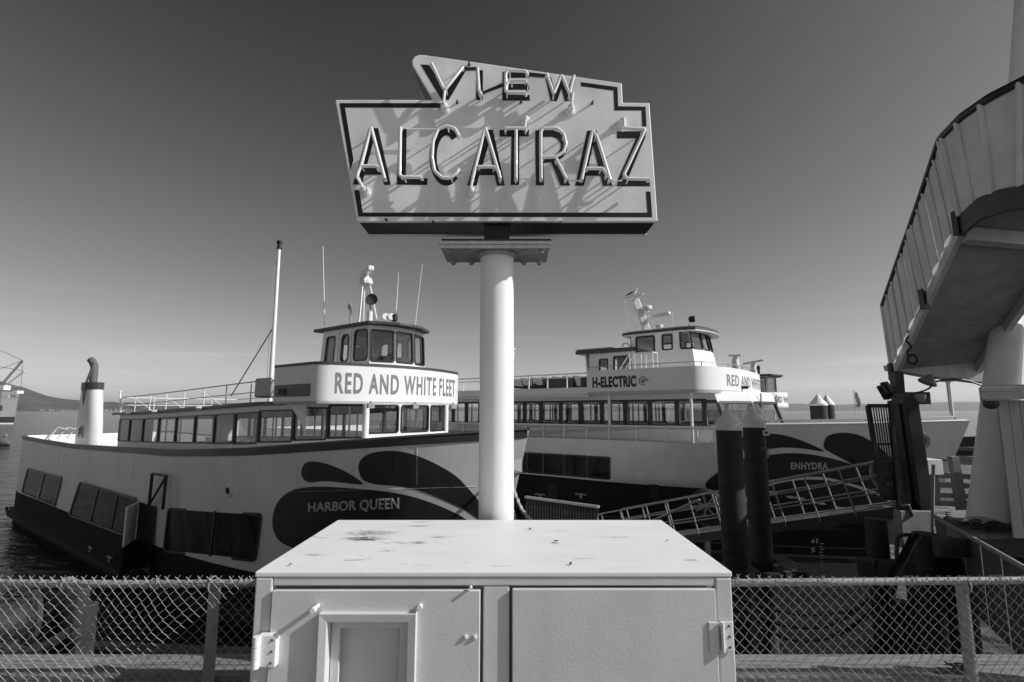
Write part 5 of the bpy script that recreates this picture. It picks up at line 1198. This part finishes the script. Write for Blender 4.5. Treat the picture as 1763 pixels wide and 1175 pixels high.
# ================================================================== gangway down to the float
G0 = onz(1566, 870, 0); G1 = atY(1036, 941, 15.6)
gd_ = (G1 - G0); gl_ = gd_.length; gd_n = gd_.normalized(); side = V((gd_n.y, -gd_n.x, 0)).normalized()
if side.y < 0: side = -side
gup = side.cross(gd_n).normalized(); gup = gup if gup.z > 0 else -gup; GW = 1.15
gw = thing('gangway', G0, 'sloping metal gangway with pipe railings leading down behind the pilings', 'gangway')
for s in (0, 1):
    o = side * GW * s
    MB().beam(G0 + o - gup * .10, G1 + o - gup * .10, .09, .20, gup).build('stringer', 'dark_metal', gw)
    MB().beam(G0 + o + gup * .008, G1 + o + gup * .008, .10, .014, gup).build('stringer_edge', 'galvanised', gw)
    n = 11
    for h in (.30, .59): MB().tube([lerp(G0, G1, .01) + o + gup * h, lerp(G0, G1, .985) + o + gup * h], .017, 8).build('rail', 'galvanised', gw, smooth=True)
    e = lerp(G0, G1, .975) + o; MB().tube([lerp(G0, G1, .005) + o + gup * .87, e + gup * .87] + [e + gup * (.87 - .10 * (1 - math.cos(a))) + gd_n * .10 * math.sin(a) for a in (.5, 1.0, 1.57)] + [e + gd_n * .10 + gup * .3], .021, 8).build('top_rail', 'galvanised', gw, smooth=True)
    for k in range(n):
        b0 = lerp(G0, G1, .03 + .93 * k / (n - 1)) + o + side * (-.06 if s == 0 else .06); MB().tube([b0 - gup * .08, b0 + gup * .86], .019, 8).build('rail_post', 'galvanised', gw, smooth=True)
for k in range(40):
    c = lerp(G0, G1, (k + .5) / 40) + side * GW / 2 - gup * .02; MB().beam(c - side * (GW / 2 - .06), c + side * (GW / 2 - .06), gl_ / 40 - .02, .03, gup).build('deck_plank', 'timber_dark', gw)
MB().tube([lerp(G0, G1, .985) + side * .1 + gup * .1, lerp(G0, G1, .55) - side * .08 + gup * .78], .03, 8).build('brace', 'galvanised', gw, smooth=True)
# round fender wheel hanging behind the gangway, coiled hose at its top
c = atY(1216, 872, 15.8); fx = V((.96, -.28, 0)).normalized(); fn_ = thing('fender_wheel', c, 'round spoked fender wheel hanging on the dock behind the gangway rails', 'fender')
MB().tube(arc(c, .40, 0, 6.2832, 28, fx, (0, 0, 1)), .10, 8, cap=False).build('tyre', 'rubber', fn_, smooth=True)
for k in range(7): MB().beam(c, c + fx * .36 * math.cos(k * .9) + V((0, 0, .36 * math.sin(k * .9))), .05, .05).build('spoke', 'grey_metal', fn_)
MB().beam(c + V((0, .12, .45)), V((c.x, c.y + .12, ZW + .2)), .16, .16, (0, 1, 0)).build('post', 'timber_dark', fn_)
c = atY(1526, 815, 10.9); b = MB()
for k in range(3): b.tube([c + V((.32 * (1 - .12 * k) * math.cos(a), .04 * k, .34 * (1 - .1 * k) * math.sin(a))) for a in [6.28 * i / 24 for i in range(25)]], .024, 6, cap=False)
tag(b.build('coiled_hose', 'rope', smooth=True), 'pale coiled hose hanging at the gate beside the gangway head', 'hose')
# float at the foot of the gangway with a dark slatted barrier
fl = thing('float_dock', (G1.x, G1.y, ZW), 'low dark float at the foot of the gangway between the two ferries', 'float')
MB().box((G1.x - .2, G1.y + .6, G1.z - .45), (2.6, 1.8, .5), Matrix.Rotation(-.64, 3, 'Z')).build('pontoon', 'timber_dark', fl)
MB().box((G1.x - .2, G1.y + .6, (G1.z - .7 + ZW - .3) / 2), (2.2, 1.5, G1.z - .7 - ZW + .3), Matrix.Rotation(-.64, 3, 'Z')).build('hull_block', 'dark_metal', fl)
a0, a1 = atY(905, 856, 18.2), atY(1031, 873, 16.6)
sb = thing('slat_barrier', (a0.x, a0.y, a0.z - 1), 'dark slatted barrier on the float between the two ferries', 'barrier')
MB().beam(a0, a1, .12, .07).build('top_rail', 'grey_metal', sb); MB().beam(a0 - V((0, 0, .95)), a1 - V((0, 0, .95)), .12, .1).build('bottom_rail', 'timber_dark', sb)
for k in range(26):
    p = lerp(a0, a1, (k + .5) / 26); MB().box(p - V((0, 0, .49)), (.055, .03, .88)).build('slat', 'dark_metal', sb)

# ================================================================== gate and its posts at the gangway head
gp0 = onz(1592, 868, 0)
gt = thing('gangway_gate', (gp0.x, gp0.y, 0), 'tall black barred steel gate and posts at the head of the gangway', 'gate')
GY = gp0.y
def post(px_b, px_t, py_t, w, name='post', Y=None, z0=-.4):
    Y = Y or GY; b_ = atY(px_b, 862, Y); t_ = atY(px_t, py_t, Y); MB().beam(V((b_.x, Y, z0)), t_, w, w, (0, 1, 0)).build(name, 'frame_black', gt, bevel=.01)
post(1588, 1562, 690, .26); post(1572, 1548, 690, .16, Y=GY + .1); post(1560, 1543, 640, .18, Y=GY + .35); post(1546, 1532, 690, .07, Y=GY - .05)
c0, c1, c2, c3 = atY(1494, 699, GY), atY(1534, 699, GY), atY(1552, 858, GY), atY(1520, 858, GY)
for a, c in ((c0, c1), (c1, c2), (c2, c3), (c3, c0)): MB().beam(a, c, .075, .06, (0, 1, 0)).build('gate_frame', 'frame_black', gt)
for f in (.42, .62): MB().beam(lerp(c0, c3, f), lerp(c1, c2, f), .04, .04, (0, 1, 0)).build('gate_rail', 'frame_black', gt)
for k in range(1, 9): MB().beam(lerp(c0, c1, k / 9), lerp(c3, c2, k / 9), .018, .018, (0, 1, 0)).build('gate_bar', 'frame_black', gt)
a = atY(1570, 686, GY); MB().box(a, (.52, .3, .24)).build('junction_box', 'frame_black', gt, bevel=.01)
for k, (px, py) in enumerate(((1522, 676), (1528, 670))):
    p = atY(px, py, GY + .3); MB().box(p, (.07, .16, .30), Matrix.Rotation(-.45, 3, 'Y')).build('flood_lamp', 'frame_black', gt); MB().tube([p, p + V((.28, 0, .03))], .015, 5).build('lamp_arm', 'frame_black', gt)
p = atY(1581, 683, GY - .1); MB().lathe(p, [(.10, .06), (.13, .03), (.13, -.02), (.10, -.09), (.04, -.13)], 14).build('dome_camera', 'grey_metal', gt, smooth=True)
p = [atY(x, y, GY + .1) for x, y in ((1572, 677), (1588, 674), (1602, 667), (1606, 655), (1612, 650))]; MB().tube(catmull(p, 5), .017, 6).build('cable', 'rubber', gt, smooth=True)
c = atY(1568, 890, GY); MB().box((c.x, GY + .1, -.45), (.62, .5, .7)).build('footing', 'concrete', gt, bevel=.02)
w = thing('utility_box', (atY(1597, 815, GY).x, GY, 0), 'small white topped utility box behind the gate post', 'box'); c = atY(1597, 803, GY + .35)
MB().box(c, (.30, .4, .30)).build('case', 'white_paint', w, bevel=.01); MB().box((c.x, c.y, c.z / 2 - .09), (.2, .25, c.z - .15)).build('stand', 'dark_metal', w)
cp = MB().tube([atY(x, y, GY - .5) for x, y in ((1607, 800), (1606, 860), (1605, 930), (1580, 924))], .028, 8); tag(cp.build('conduit_pipe', 'galvanised', smooth=True), 'thin grey conduit pipe running down beside the gate post', 'pipe')

# ================================================================== deck on the right, its skirt wall and piles
e0 = onz(1652, 921, 0); e1 = onz(1748, 924, 0); yb = e0.y
dk = empty('side_deck', (e0.x, yb, 0)); tag(dk, kind='structure')
k = 0; x = e0.x + .05
while x < 12.5:
    ye = min(yb + 1.9, x * yb / (e0.x - .12)); MB().box((x, (yb + ye) / 2, -.03), (.135, ye - yb, .06)).build('plank', 'timber', dk) if ye > yb + .05 else None; x += .145; k += 1
MB().box(((e0.x + 12) / 2, yb + .08, -.19), (12 - e0.x + .6, .14, .26)).build('fascia', 'timber_dark', dk)
for x in (e0.x - .2, e0.x + 1.2, e0.x + 2.6):
    for y in (yb + .4, yb + 1.5): MB().lathe((x, y, ZW - 1), [(.18, 0), (.17, -ZW + .93)], 12).build('pile', 'pile_dark', dk, smooth=True)
s0, s1 = onz(1606, 888, 0), onz(1763, 978, 0); s2 = s1 + (s1 - s0) * .8
sk = thing('skirt_wall', s0, 'dark sheet skirt wall with pipe rail along the near edge of the side deck', 'wall')
MB().tube([s0, s2], .035, 10).build('pipe_rail', 'galvanised', sk, smooth=True)
nn = 9
for k in range(nn):
    a, c = lerp(s0, s2, k / nn), lerp(s0, s2, (k + .96) / nn); o_ = V((.05, .03, 0)); MB().prism([a + o_ - V((0, 0, .05)), c + o_ - V((0, 0, .05)), c + o_ - V((0, 0, 1.15)), a + o_ - V((0, 0, 1.15))], (.03, .015, 0)).build('sheet', 'boot_grey', sk)
for k in (.05, .5, .98): c = lerp(s0, s2, k); MB().lathe((c.x + .25, c.y + .1, ZW - 1), [(.17, 0), (.16, -ZW - .1)], 12).build('pile', 'pile_dark', sk, smooth=True)
for i, (px, py, Y, r, top, l) in enumerate(((1503, 1100, 8.2, .13, -2.35, 'thin dark stub pile in the water left of the hose bundle'), (1585, 960, 9.6, .26, -.6, 'thick dark timber pile under the gate'), (1625, 980, 8.6, .30, -.45, 'broad weathered timber pile beside the skirt wall'), (1545, 1000, 9.9, .2, -1.6, 'dark timber pile under the gangway head'))):
    q = atY(px, py, Y); pl_ = thing('timber_pile', (q.x, Y, ZW - 1), l, 'pile', 'timber piles under the gate'); rr = random.Random(i)
    MB().tube([V((q.x + rr.uniform(-.01, .01), Y, z)) for z in (ZW - 1, ZW + 1, top - .3, top)], [r * 1.05, r, r * .98, r * .93], 14).build('shaft', 'pile_dark', pl_, smooth=True)
    MB().lathe((q.x, Y, top - .5), [(r * 1.0, 0), (r * 1.05, .03), (r * 1.05, .12), (r * 1.0, .15)], 14).build('band', 'rust', pl_)
q = atY(1560, 985, 9.0); tg = thing('cross_timber', q, 'heavy dark horizontal timber under the gangway head', 'beam'); MB().beam(atY(1475, 975, 9.4), atY(1625, 985, 8.8), .28, .26).build('timber', 'timber_dark', tg, bevel=.02); MB().beam(atY(1500, 968, 9.2), atY(1540, 990, 9.2), .14, .14).build('cleat', 'timber_dark', tg)
# hoses slung under the deck
def zq(x, y, Y): return atY(1240 + x / 3.371, 900 + y / 3.371, Y)
HOS = [('topmost black hose sagging behind the right fence', [(935, 370), (850, 470), (700, 520), (500, 535), (330, 510), (120, 440), (20, 380)], .022),
       ('middle black hose sagging behind the right fence', [(950, 385), (800, 500), (650, 590), (500, 607), (350, 590), (150, 510), (30, 440)], .026),
       ('lowest black hose sagging behind the right fence', [(965, 395), (850, 540), (700, 640), (550, 680), (430, 680), (300, 640), (150, 570), (40, 500)], .026),
       ('thick black hose dropping behind the right fence to the water', [(1120, 90), (1060, 210), (985, 330), (960, 470), (985, 610), (930, 700), (860, 770), (840, 860)], .055),
       ('second black hose twisted round the thick dropping hose', [(1150, 70), (1040, 260), (1010, 360), (985, 480), (975, 610), (960, 720), (990, 860)], .045)]
for l, pts, r in HOS:
    tag(MB().tube(catmull([zq(x, y, 7.6) for x, y in pts], 6), r, 8).build('hose', 'hose', smooth=True), l, 'hose', 'black hoses under the deck')
p = [zq(x, y, 8.6) for x, y in ((1140, 75), (1060, 72), (1035, 85), (1025, 120), (1025, 260))]; tag(MB().tube(catmull(p, 4), .03, 8).build('bent_pipe', 'dark_metal', smooth=True), 'bent dark standpipe beside the thick hose over the water', 'pipe')
# timber fence with mesh beyond the gate
tf0, tf1 = atY(1596, 800, 11.6), atY(1700, 800, 11.0)
tf = thing('timber_fence', (tf0.x, 11.4, 0), 'timber rail fence with wire mesh between the gate and the white column', 'fence')
MB().beam(V((atY(1655, 870, 11.2).x, 11.2, -.3)), atY(1641, 786, 11.2), .15, .13, (0, 1, 0)).build('post', 'timber', tf); MB().beam(V((atY(1690, 860, 11.0).x, 11.0, -.3)), atY(1683, 792, 11.0), .13, .12, (0, 1, 0)).build('post', 'timber', tf)
for y0 in (791, 818, 834, 852, 866): MB().beam(atY(1600, y0, 11.75), atY(1690, y0 + 4, 11.15), .03, .11 if y0 > 800 else .05).build('rail_board', 'timber', tf)
b = MB()
for k in range(26):
    for sg in (1, -1):
        x = 1590 + k * 4.4; b.tube([atY(x, 790, 11.05), atY(x + sg * 34, 872, 11.05)], .004, 4)
m_ = b.build('wire_mesh', 'galvanised', tf); m_['kind'] = 'stuff'
# low floating dock with stacked planks far right
fd = thing('floating_dock', (atY(1650, 775, 27).x, 27, ZW), 'cluttered low floating dock beyond the timber fence at the right', 'dock')
zf = onz(1650, 778, 0)
for k, (x0, y0, x1, y1, m, h) in enumerate(((1585, 779, 1700, 784, 'timber_dark', .5), (1585, 788, 1700, 793, 'timber_dark', .3), (1640, 772, 1700, 775, 'timber', .12), (1655, 767, 1690, 769, 'white_paint', .15), (1650, 761, 1700, 760, 'rubber', .45), (1628, 786, 1700, 789, 'timber', .1), (1645, 797, 1700, 799, 'timber', .1))):
    MB().beam(atY(x0, y0, 26 - k * .3), atY(x1, y1, 25 - k * .3), .9, h).build('dock_member', m, fd)

# ================================================================== raised ramp, column and booth on the right
OB = [atY(1536, 634, 11.0), atY(1572, 553, 9.55), atY(1610, 466, 8.3), atY(1650, 376, 7.3), atY(1684, 345, 6.7), atY(1722, 330, 6.25), atY(1763, 322, 5.9), atY(1900, 300, 5.0)]
OT = [atY(1520, 527, 11.0), atY(1550, 442, 9.55), atY(1583, 349, 8.3), atY(1619, 242, 7.3), atY(1657, 203, 6.7), atY(1705, 170, 6.25), atY(1763, 141, 5.9), atY(1960, 40, 5.0)]
rp = thing('raised_ramp', (OB[0].x, 11, 0), 'raised curving walkway ramp with pale sheet parapet at the upper right', 'ramp')
def along(pl, t):
    t = min(max(t, 0), len(pl) - 1.0001); i = int(t); return lerp(pl[i], pl[i + 1], t - i)
cuts = [3 * k / 11 for k in range(11)] + [3, 3.14, 3.8, 4.7, 5.9, 7.0]
ct = V((9, 8, 4))
rr = random.Random(9)
for k, (a, c) in enumerate(zip(cuts, cuts[1:])):         # parapet sheets, each a shallow fold
    bl, br, tr_, tl_ = along(OB, a), along(OB, c), along(OT, c), along(OT, a); n = outward(bl, br, tr_, ct); d = .035 if k < 11 else .008
    m = 5; rows = []
    for j in range(m + 1):
        u = j / m; o = n * (d * math.sin(math.pi * u) * (1 if k % 2 else .35) + rr.uniform(-.004, .004)); rows.append([lerp(bl, tl_, v) * (1 - u) + lerp(br, tr_, v) * u + o * (1 + .5 * math.sin(v * 3 + k)) for v in (0, .25, .5, .75, 1)])
    MB().quadgrid(rows).build('parapet_sheet', 'ramp_panel', rp, smooth=True)
    MB().tube([along(OB, a) + n * .02, along(OT, a) + n * .02], .035 if k in (0, 11) or k > 11 else .018, 8).build('parapet_rib', 'ramp_panel', rp, smooth=True)
MB().tube([along(OT, 7 * k / 40) + V((0, 0, .02)) for k in range(41)], .055, 8).build('cap_rail', 'frame_black', rp, smooth=True)
wv = V((1.9, .35, 0))
MB().quadgrid([[along(OB, 3 * k / 12) + o for k in range(13)] for o in (V((0, 0, 0)), V((0, 0, -.22)), V((.08, 0, -.22)), V((.08, 0, 0)))]).build('edge_beam', 'planks_paint', rp)
MB().quadgrid([[along(OB, 3 + 4 * k / 16) + V((-.03, -.02, 0)) + o for k in range(17)] for o in (V((0, 0, .02)), V((0, 0, -.27)), V((.08, .04, -.27)), V((.08, .04, 0)))]).build('curved_fascia', 'dark_metal', rp, smooth=True)
for t in (0.0, 1.55, 3.0):
    p = along(OB, t); MB().box(p + V((-.03, -.02, -.08)), (.10, .10, .36)).build('bracket', 'frame_black', rp)
nb = 17
for k in range(nb):                                      # soffit boards
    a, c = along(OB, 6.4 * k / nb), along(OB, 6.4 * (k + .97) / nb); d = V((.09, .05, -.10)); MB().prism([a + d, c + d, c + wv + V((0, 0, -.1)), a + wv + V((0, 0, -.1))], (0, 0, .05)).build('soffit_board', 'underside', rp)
b_ = [along(OB, 3 * k / 8) + wv + V((0, 0, -.2)) for k in range(9)]; MB().quadgrid([[p + o for p in b_] for o in (V((0, 0, .2)), V((0, 0, -.1)), V((.12, 0, -.1)), V((.12, 0, .2)))]).build('inner_beam', 'planks_paint', rp)
MB().prism([atY(x, y, 10.95) for x, y in ((1537, 628), (1700, 619), (1702, 660), (1600, 648), (1540, 637))], (0, .3, 0)).build('cross_beam', 'planks_paint', rp, bevel=.01)
MB().prism([along(OB, 3) + V((.1, .0, -.12)), along(OB, 3) + wv + V((.6, .2, -.12)), along(OB, 3) + wv + V((.6, .2, -.32)), along(OB, 3) + V((.1, 0, -.32))], (.05, .2, 0)).build('cross_beam', 'planks_paint', rp)
p = along(OB, .75); MB().tube([p + V((-.04 + .05 * math.sin(k * 1.3), -.06, .05 - .05 * k)) for k in range(11)], .02, 5).tube(arc(p + V((.0, -.06, -.5)), .09, 0, 6.28, 12, (1, 0, 0), (0, 0, 1)), .02, 6).build('cable_loop', 'rubber', rp)
for pts in ([(1602, 659), (1640, 652), (1668, 656), (1690, 664)],): MB().tube([atY(x, y, 10.7) for x, y in pts], .02, 6).build('conduit', 'dark_metal', rp)
p = atY(1598, 656, 10.6); MB().lathe(p, [(.03, .14), (.07, .10), (.17, -.04), (.16, -.06)], 14, (.45, -.1, .88)).build('bell_lamp', 'grey_metal', rp, smooth=True)
MB().box((10.85, 8.55, 3.62), (2.4, 2.1, .2)).build('shade_slab', 'underside', rp)  # unseen slab added out of view to shade the upper part of the column
# leaning white column
cb, ctp = onz(1703, 903, 0), atY(1726, 640, 9.6)
co = thing('support_column', (cb.x, cb.y, 0), 'leaning round white column holding up the ramp beside the booth', 'column')
tdir = (ctp - cb); MB().tube([cb - V((0, 0, .02)), lerp(cb, ctp, .5), ctp, cb + tdir * 1.42], [.295, .275, .26, .255], 30).build('shaft', 'pole_paint', co, smooth=True)
MB().tube([cb - V((0, 0, .02)), cb + V((0, 0, .06))], [.33, .31], 30).build('base_ring', 'pole_paint', co, smooth=True)
cu_ = thing('upper_column', atY(1778, 180, 8.6), 'pale column rising behind the ramp at the top right corner', 'column'); MB().tube([atY(1772, 330, 8.6), atY(1778, 155, 8.6), atY(1792, -60, 8.6)], .33, 28).build('shaft', 'ramp_panel', cu_, smooth=True)
MB().tube([atY(1771, 345, 8.6), atY(1772, 330, 8.6)], .37, 28).build('collar', 'ramp_panel', cu_, smooth=True)
# ticket booth with upright boards
k0 = onz(1745, 926, 0); bd = V((1, -.30, 0)).normalized(); bn = V((bd.y, -bd.x, 0)); bn = bn if bn.y < 0 else -bn
bt = thing('ticket_booth', k0, 'grey painted board booth with wide eave at the far right edge', 'booth')
bk = V((k0.x, k0.y, 0)).normalized() * 1.7
zt_b = atY(1709, 690, k0.y).z
MB().prism([k0 - bn * .02, k0 + bd * 2.2 - bn * .02, k0 + bd * 2.2 + bk, k0 + bk], (0, 0, zt_b)).build('body', 'planks_paint', bt)
for k in range(17):
    a = k0 + bd * (.13 * k + .004); c = k0 + bd * (.13 * k + .126); MB().prism([a, c, c + V((0, 0, zt_b)), a + V((0, 0, zt_b))], bn * .018).build('wall_board', 'planks_paint', bt)
f0 = atY(1691, 688, k0.y - .15); f1 = f0 + bd * 2.6; zf0 = atY(1691, 667, k0.y - .15).z
for j, (za_, zb_, o) in enumerate(((f0.z, lerp(f0.z, zf0, .62), 0), (lerp(f0.z, zf0, .64), zf0, .02))):
    a, c = V((f0.x, f0.y, za_)) + bn * o, V((f1.x, f1.y, za_)) + bn * o; MB().prism([a, c, c - bn * .06, a - bn * .06], (0, 0, zb_ - za_)).build('eave_board', 'planks_paint', bt, bevel=.004)
    a2 = V((f0.x, f0.y, za_)) - bn * .061; MB().prism([a2 + bd * .05, a2 + bd * .002, a2 + bd * .002 + bk, a2 + bd * .05 + bk], (0, 0, zb_ - za_)).build('eave_board', 'planks_paint', bt)
MB().prism([V((f0.x, f0.y, zf0 + .002)), V((f1.x, f1.y, zf0 + .002)), V((f1.x, f1.y, zf0 + .002)) + bk, V((f0.x, f0.y, zf0 + .002)) + bk], (0, 0, .03)).build('roof', 'underside', bt)
p = atY(1706, 696, k0.y - .05); MB().lathe(p, [(.09, .05), (.10, .0), (.075, -.05), (.02, -.075)], 14).build('dome_camera', 'dark_metal', bt, smooth=True)
MB().box(k0 + bd * .42 + bn * .02 + V((0, 0, 1.45)), (.12, .03, .12)).build('socket_box', 'frame_black', bt)
b = MB(); rr = random.Random(4)                          # coiled lines lying at the column foot
for k in range(7):
    c = onz(1690 + rr.uniform(-40, 45), 907 + rr.uniform(-6, 8), .03); b.tube([c + V((.22 * math.cos(a) * rr.uniform(.8, 1.2), .12 * math.sin(a), .02 + .03 * math.sin(3 * a))) for a in [.45 * i for i in range(15)]], .018, 5)
tag(b.build('rope_heap', 'dark_metal', smooth=True), 'untidy dark coil of rope lying at the foot of the white column', 'rope')

# ================================================================== far left: moored ship and submarine bow
def far(px, py, Y): return atY(px, py, Y)
sh = thing('cargo_ship', (-230, 225, ZW), 'grey moored cargo ship bow with booms at the far left edge', 'ship'); SY_ = 222
def ship_ring(z, x_tip, hw, Yc=SY_):
    tip = V((x_tip, Yc, z)); return [tip + V((-130, -hw + 40, 0)), tip + V((-40, -hw + 10, 0)), tip + V((-14, -hw * .8, 0)), tip + V((-4, -hw * .35, 0)), tip, tip + V((-6, hw * .5, 0)), tip + V((-40, hw + 8, 0)), tip + V((-130, hw + 40, 0))]
def lev(py, px): p = far(px, py, SY_); return p.z, p.x
rings = [ship_ring(*lev(731, 24), 7), ship_ring(*lev(728, 24), 7.2), ship_ring(*lev(725.5, 24.6), 7.4)]
MB().quadgrid([ship_ring(ZW - .5, lev(730, 23.5)[1], 7), ship_ring(*lev(728.3, 23.8), 7.1)]).build('waterline_band', 'white_paint', sh)
MB().quadgrid([ship_ring(*lev(728.2, 23.8), 7.1), ship_ring(*lev(718, 26), 7.6)]).build('boot_band', 'dark_metal', sh)
z_, x_ = lev(675, 34); MB().quadgrid([ship_ring(*lev(718, 26), 7.6), ship_ring(*lev(695, 30), 8.6), ship_ring(z_, x_, 9.6)]).build('hull', 'ship_grey', sh)
MB().add(ship_ring(z_ - .8, x_ - .3, 9.2), [tuple(range(8))]).build('deck', 'ship_grey', sh)
for (a, c, w_) in (((1, 665), (39, 621), .45), ((5, 668), (42, 639), .35), ((-30, 680), (-8, 600), .5)): MB().tube([far(*a, SY_), far(*c, SY_)], w_, 6).build('boom', 'grey_metal' if c[0] < 40 else 'white_paint', sh)
for (a, c) in (((39, 621), (-10, 640)), ((39, 621), (36, 668)), ((42, 639), (0, 632)), ((-8, 600), (39, 621))): MB().tube([far(*a, SY_), far(*c, SY_)], .09, 4).build('rigging', 'dark_metal', sh)
for (x0, y0, x1, y1) in ((-6, 672, 12, 664), (28, 676, 34, 675), (10, 681, 20, 684)): p, q = far(x0, y0, SY_ - 6), far(x1, y1, SY_ - 6); MB().box((p + q) / 2, (abs(q.x - p.x) + .5, 3, max(1.2, abs(q.z - p.z)))).build('deck_house', 'white_paint', sh)
su = thing('submarine', (far(0, 760, 84).x, 84, ZW), 'rounded grey submarine bow floating below the cargo ship at the left edge', 'submarine')
pts = [far(17, 764, 84), far(12, 763, 84), far(2, 760, 84.5), far(-20, 757, 86), far(-60, 750, 90)]
MB().tube(pts, [.2, .6, 1.1, 1.5, 1.7], 16).build('hull', 'sub_grey', su, smooth=True); MB().tube([far(12, 752, 84), far(10, 748, 84)], .08, 5).build('stanchion', 'grey_metal', su)
# flag on the ferry bow
fp = MB().tube([E(*EN.L(1474, 716, -1.2)), E(*EN.L(1470, 672, -1.2))], .022, 6).build('flagstaff', 'white_gloss', en); c = E(*EN.L(1470.5, 676, -1.2))
MB().quadgrid([[c + V((.05 * math.sin(v * 3), .05 * math.sin(v * 5 + u), -.55 * v)) + V((.16 * u, .03 * u, 0)) for v in (0, .25, .5, .75, 1)] for u in (0, .5, 1)]).build('flag', 'stripe_red', fp, smooth=True)
# ================================================================== the air over the bay
hz = bpy.data.materials.new('haze_air'); hz.use_nodes = True; t = hz.node_tree; t.nodes.clear(); MATS['haze_air'] = hz
pv = t.nodes.new('ShaderNodeVolumePrincipled'); pv.inputs['Color'].default_value = (.9, .9, .9, 1); pv.inputs['Density'].default_value = 3.5e-5; pv.inputs['Anisotropy'].default_value = .2
t.links.new(pv.outputs[0], t.nodes.new('ShaderNodeOutputMaterial').inputs['Volume'])
b = MB(); b.add([(x, y, z) for x in (-39990, 39990) for y in (-199, 39990) for z in (ZW - 2, 520)], [(0, 1, 3, 2), (4, 6, 7, 5), (0, 4, 5, 1), (2, 3, 7, 6), (0, 2, 6, 4), (1, 5, 7, 3)])
HAZE = b.build('haze', 'haze_air'); tag(HAZE, kind='stuff')
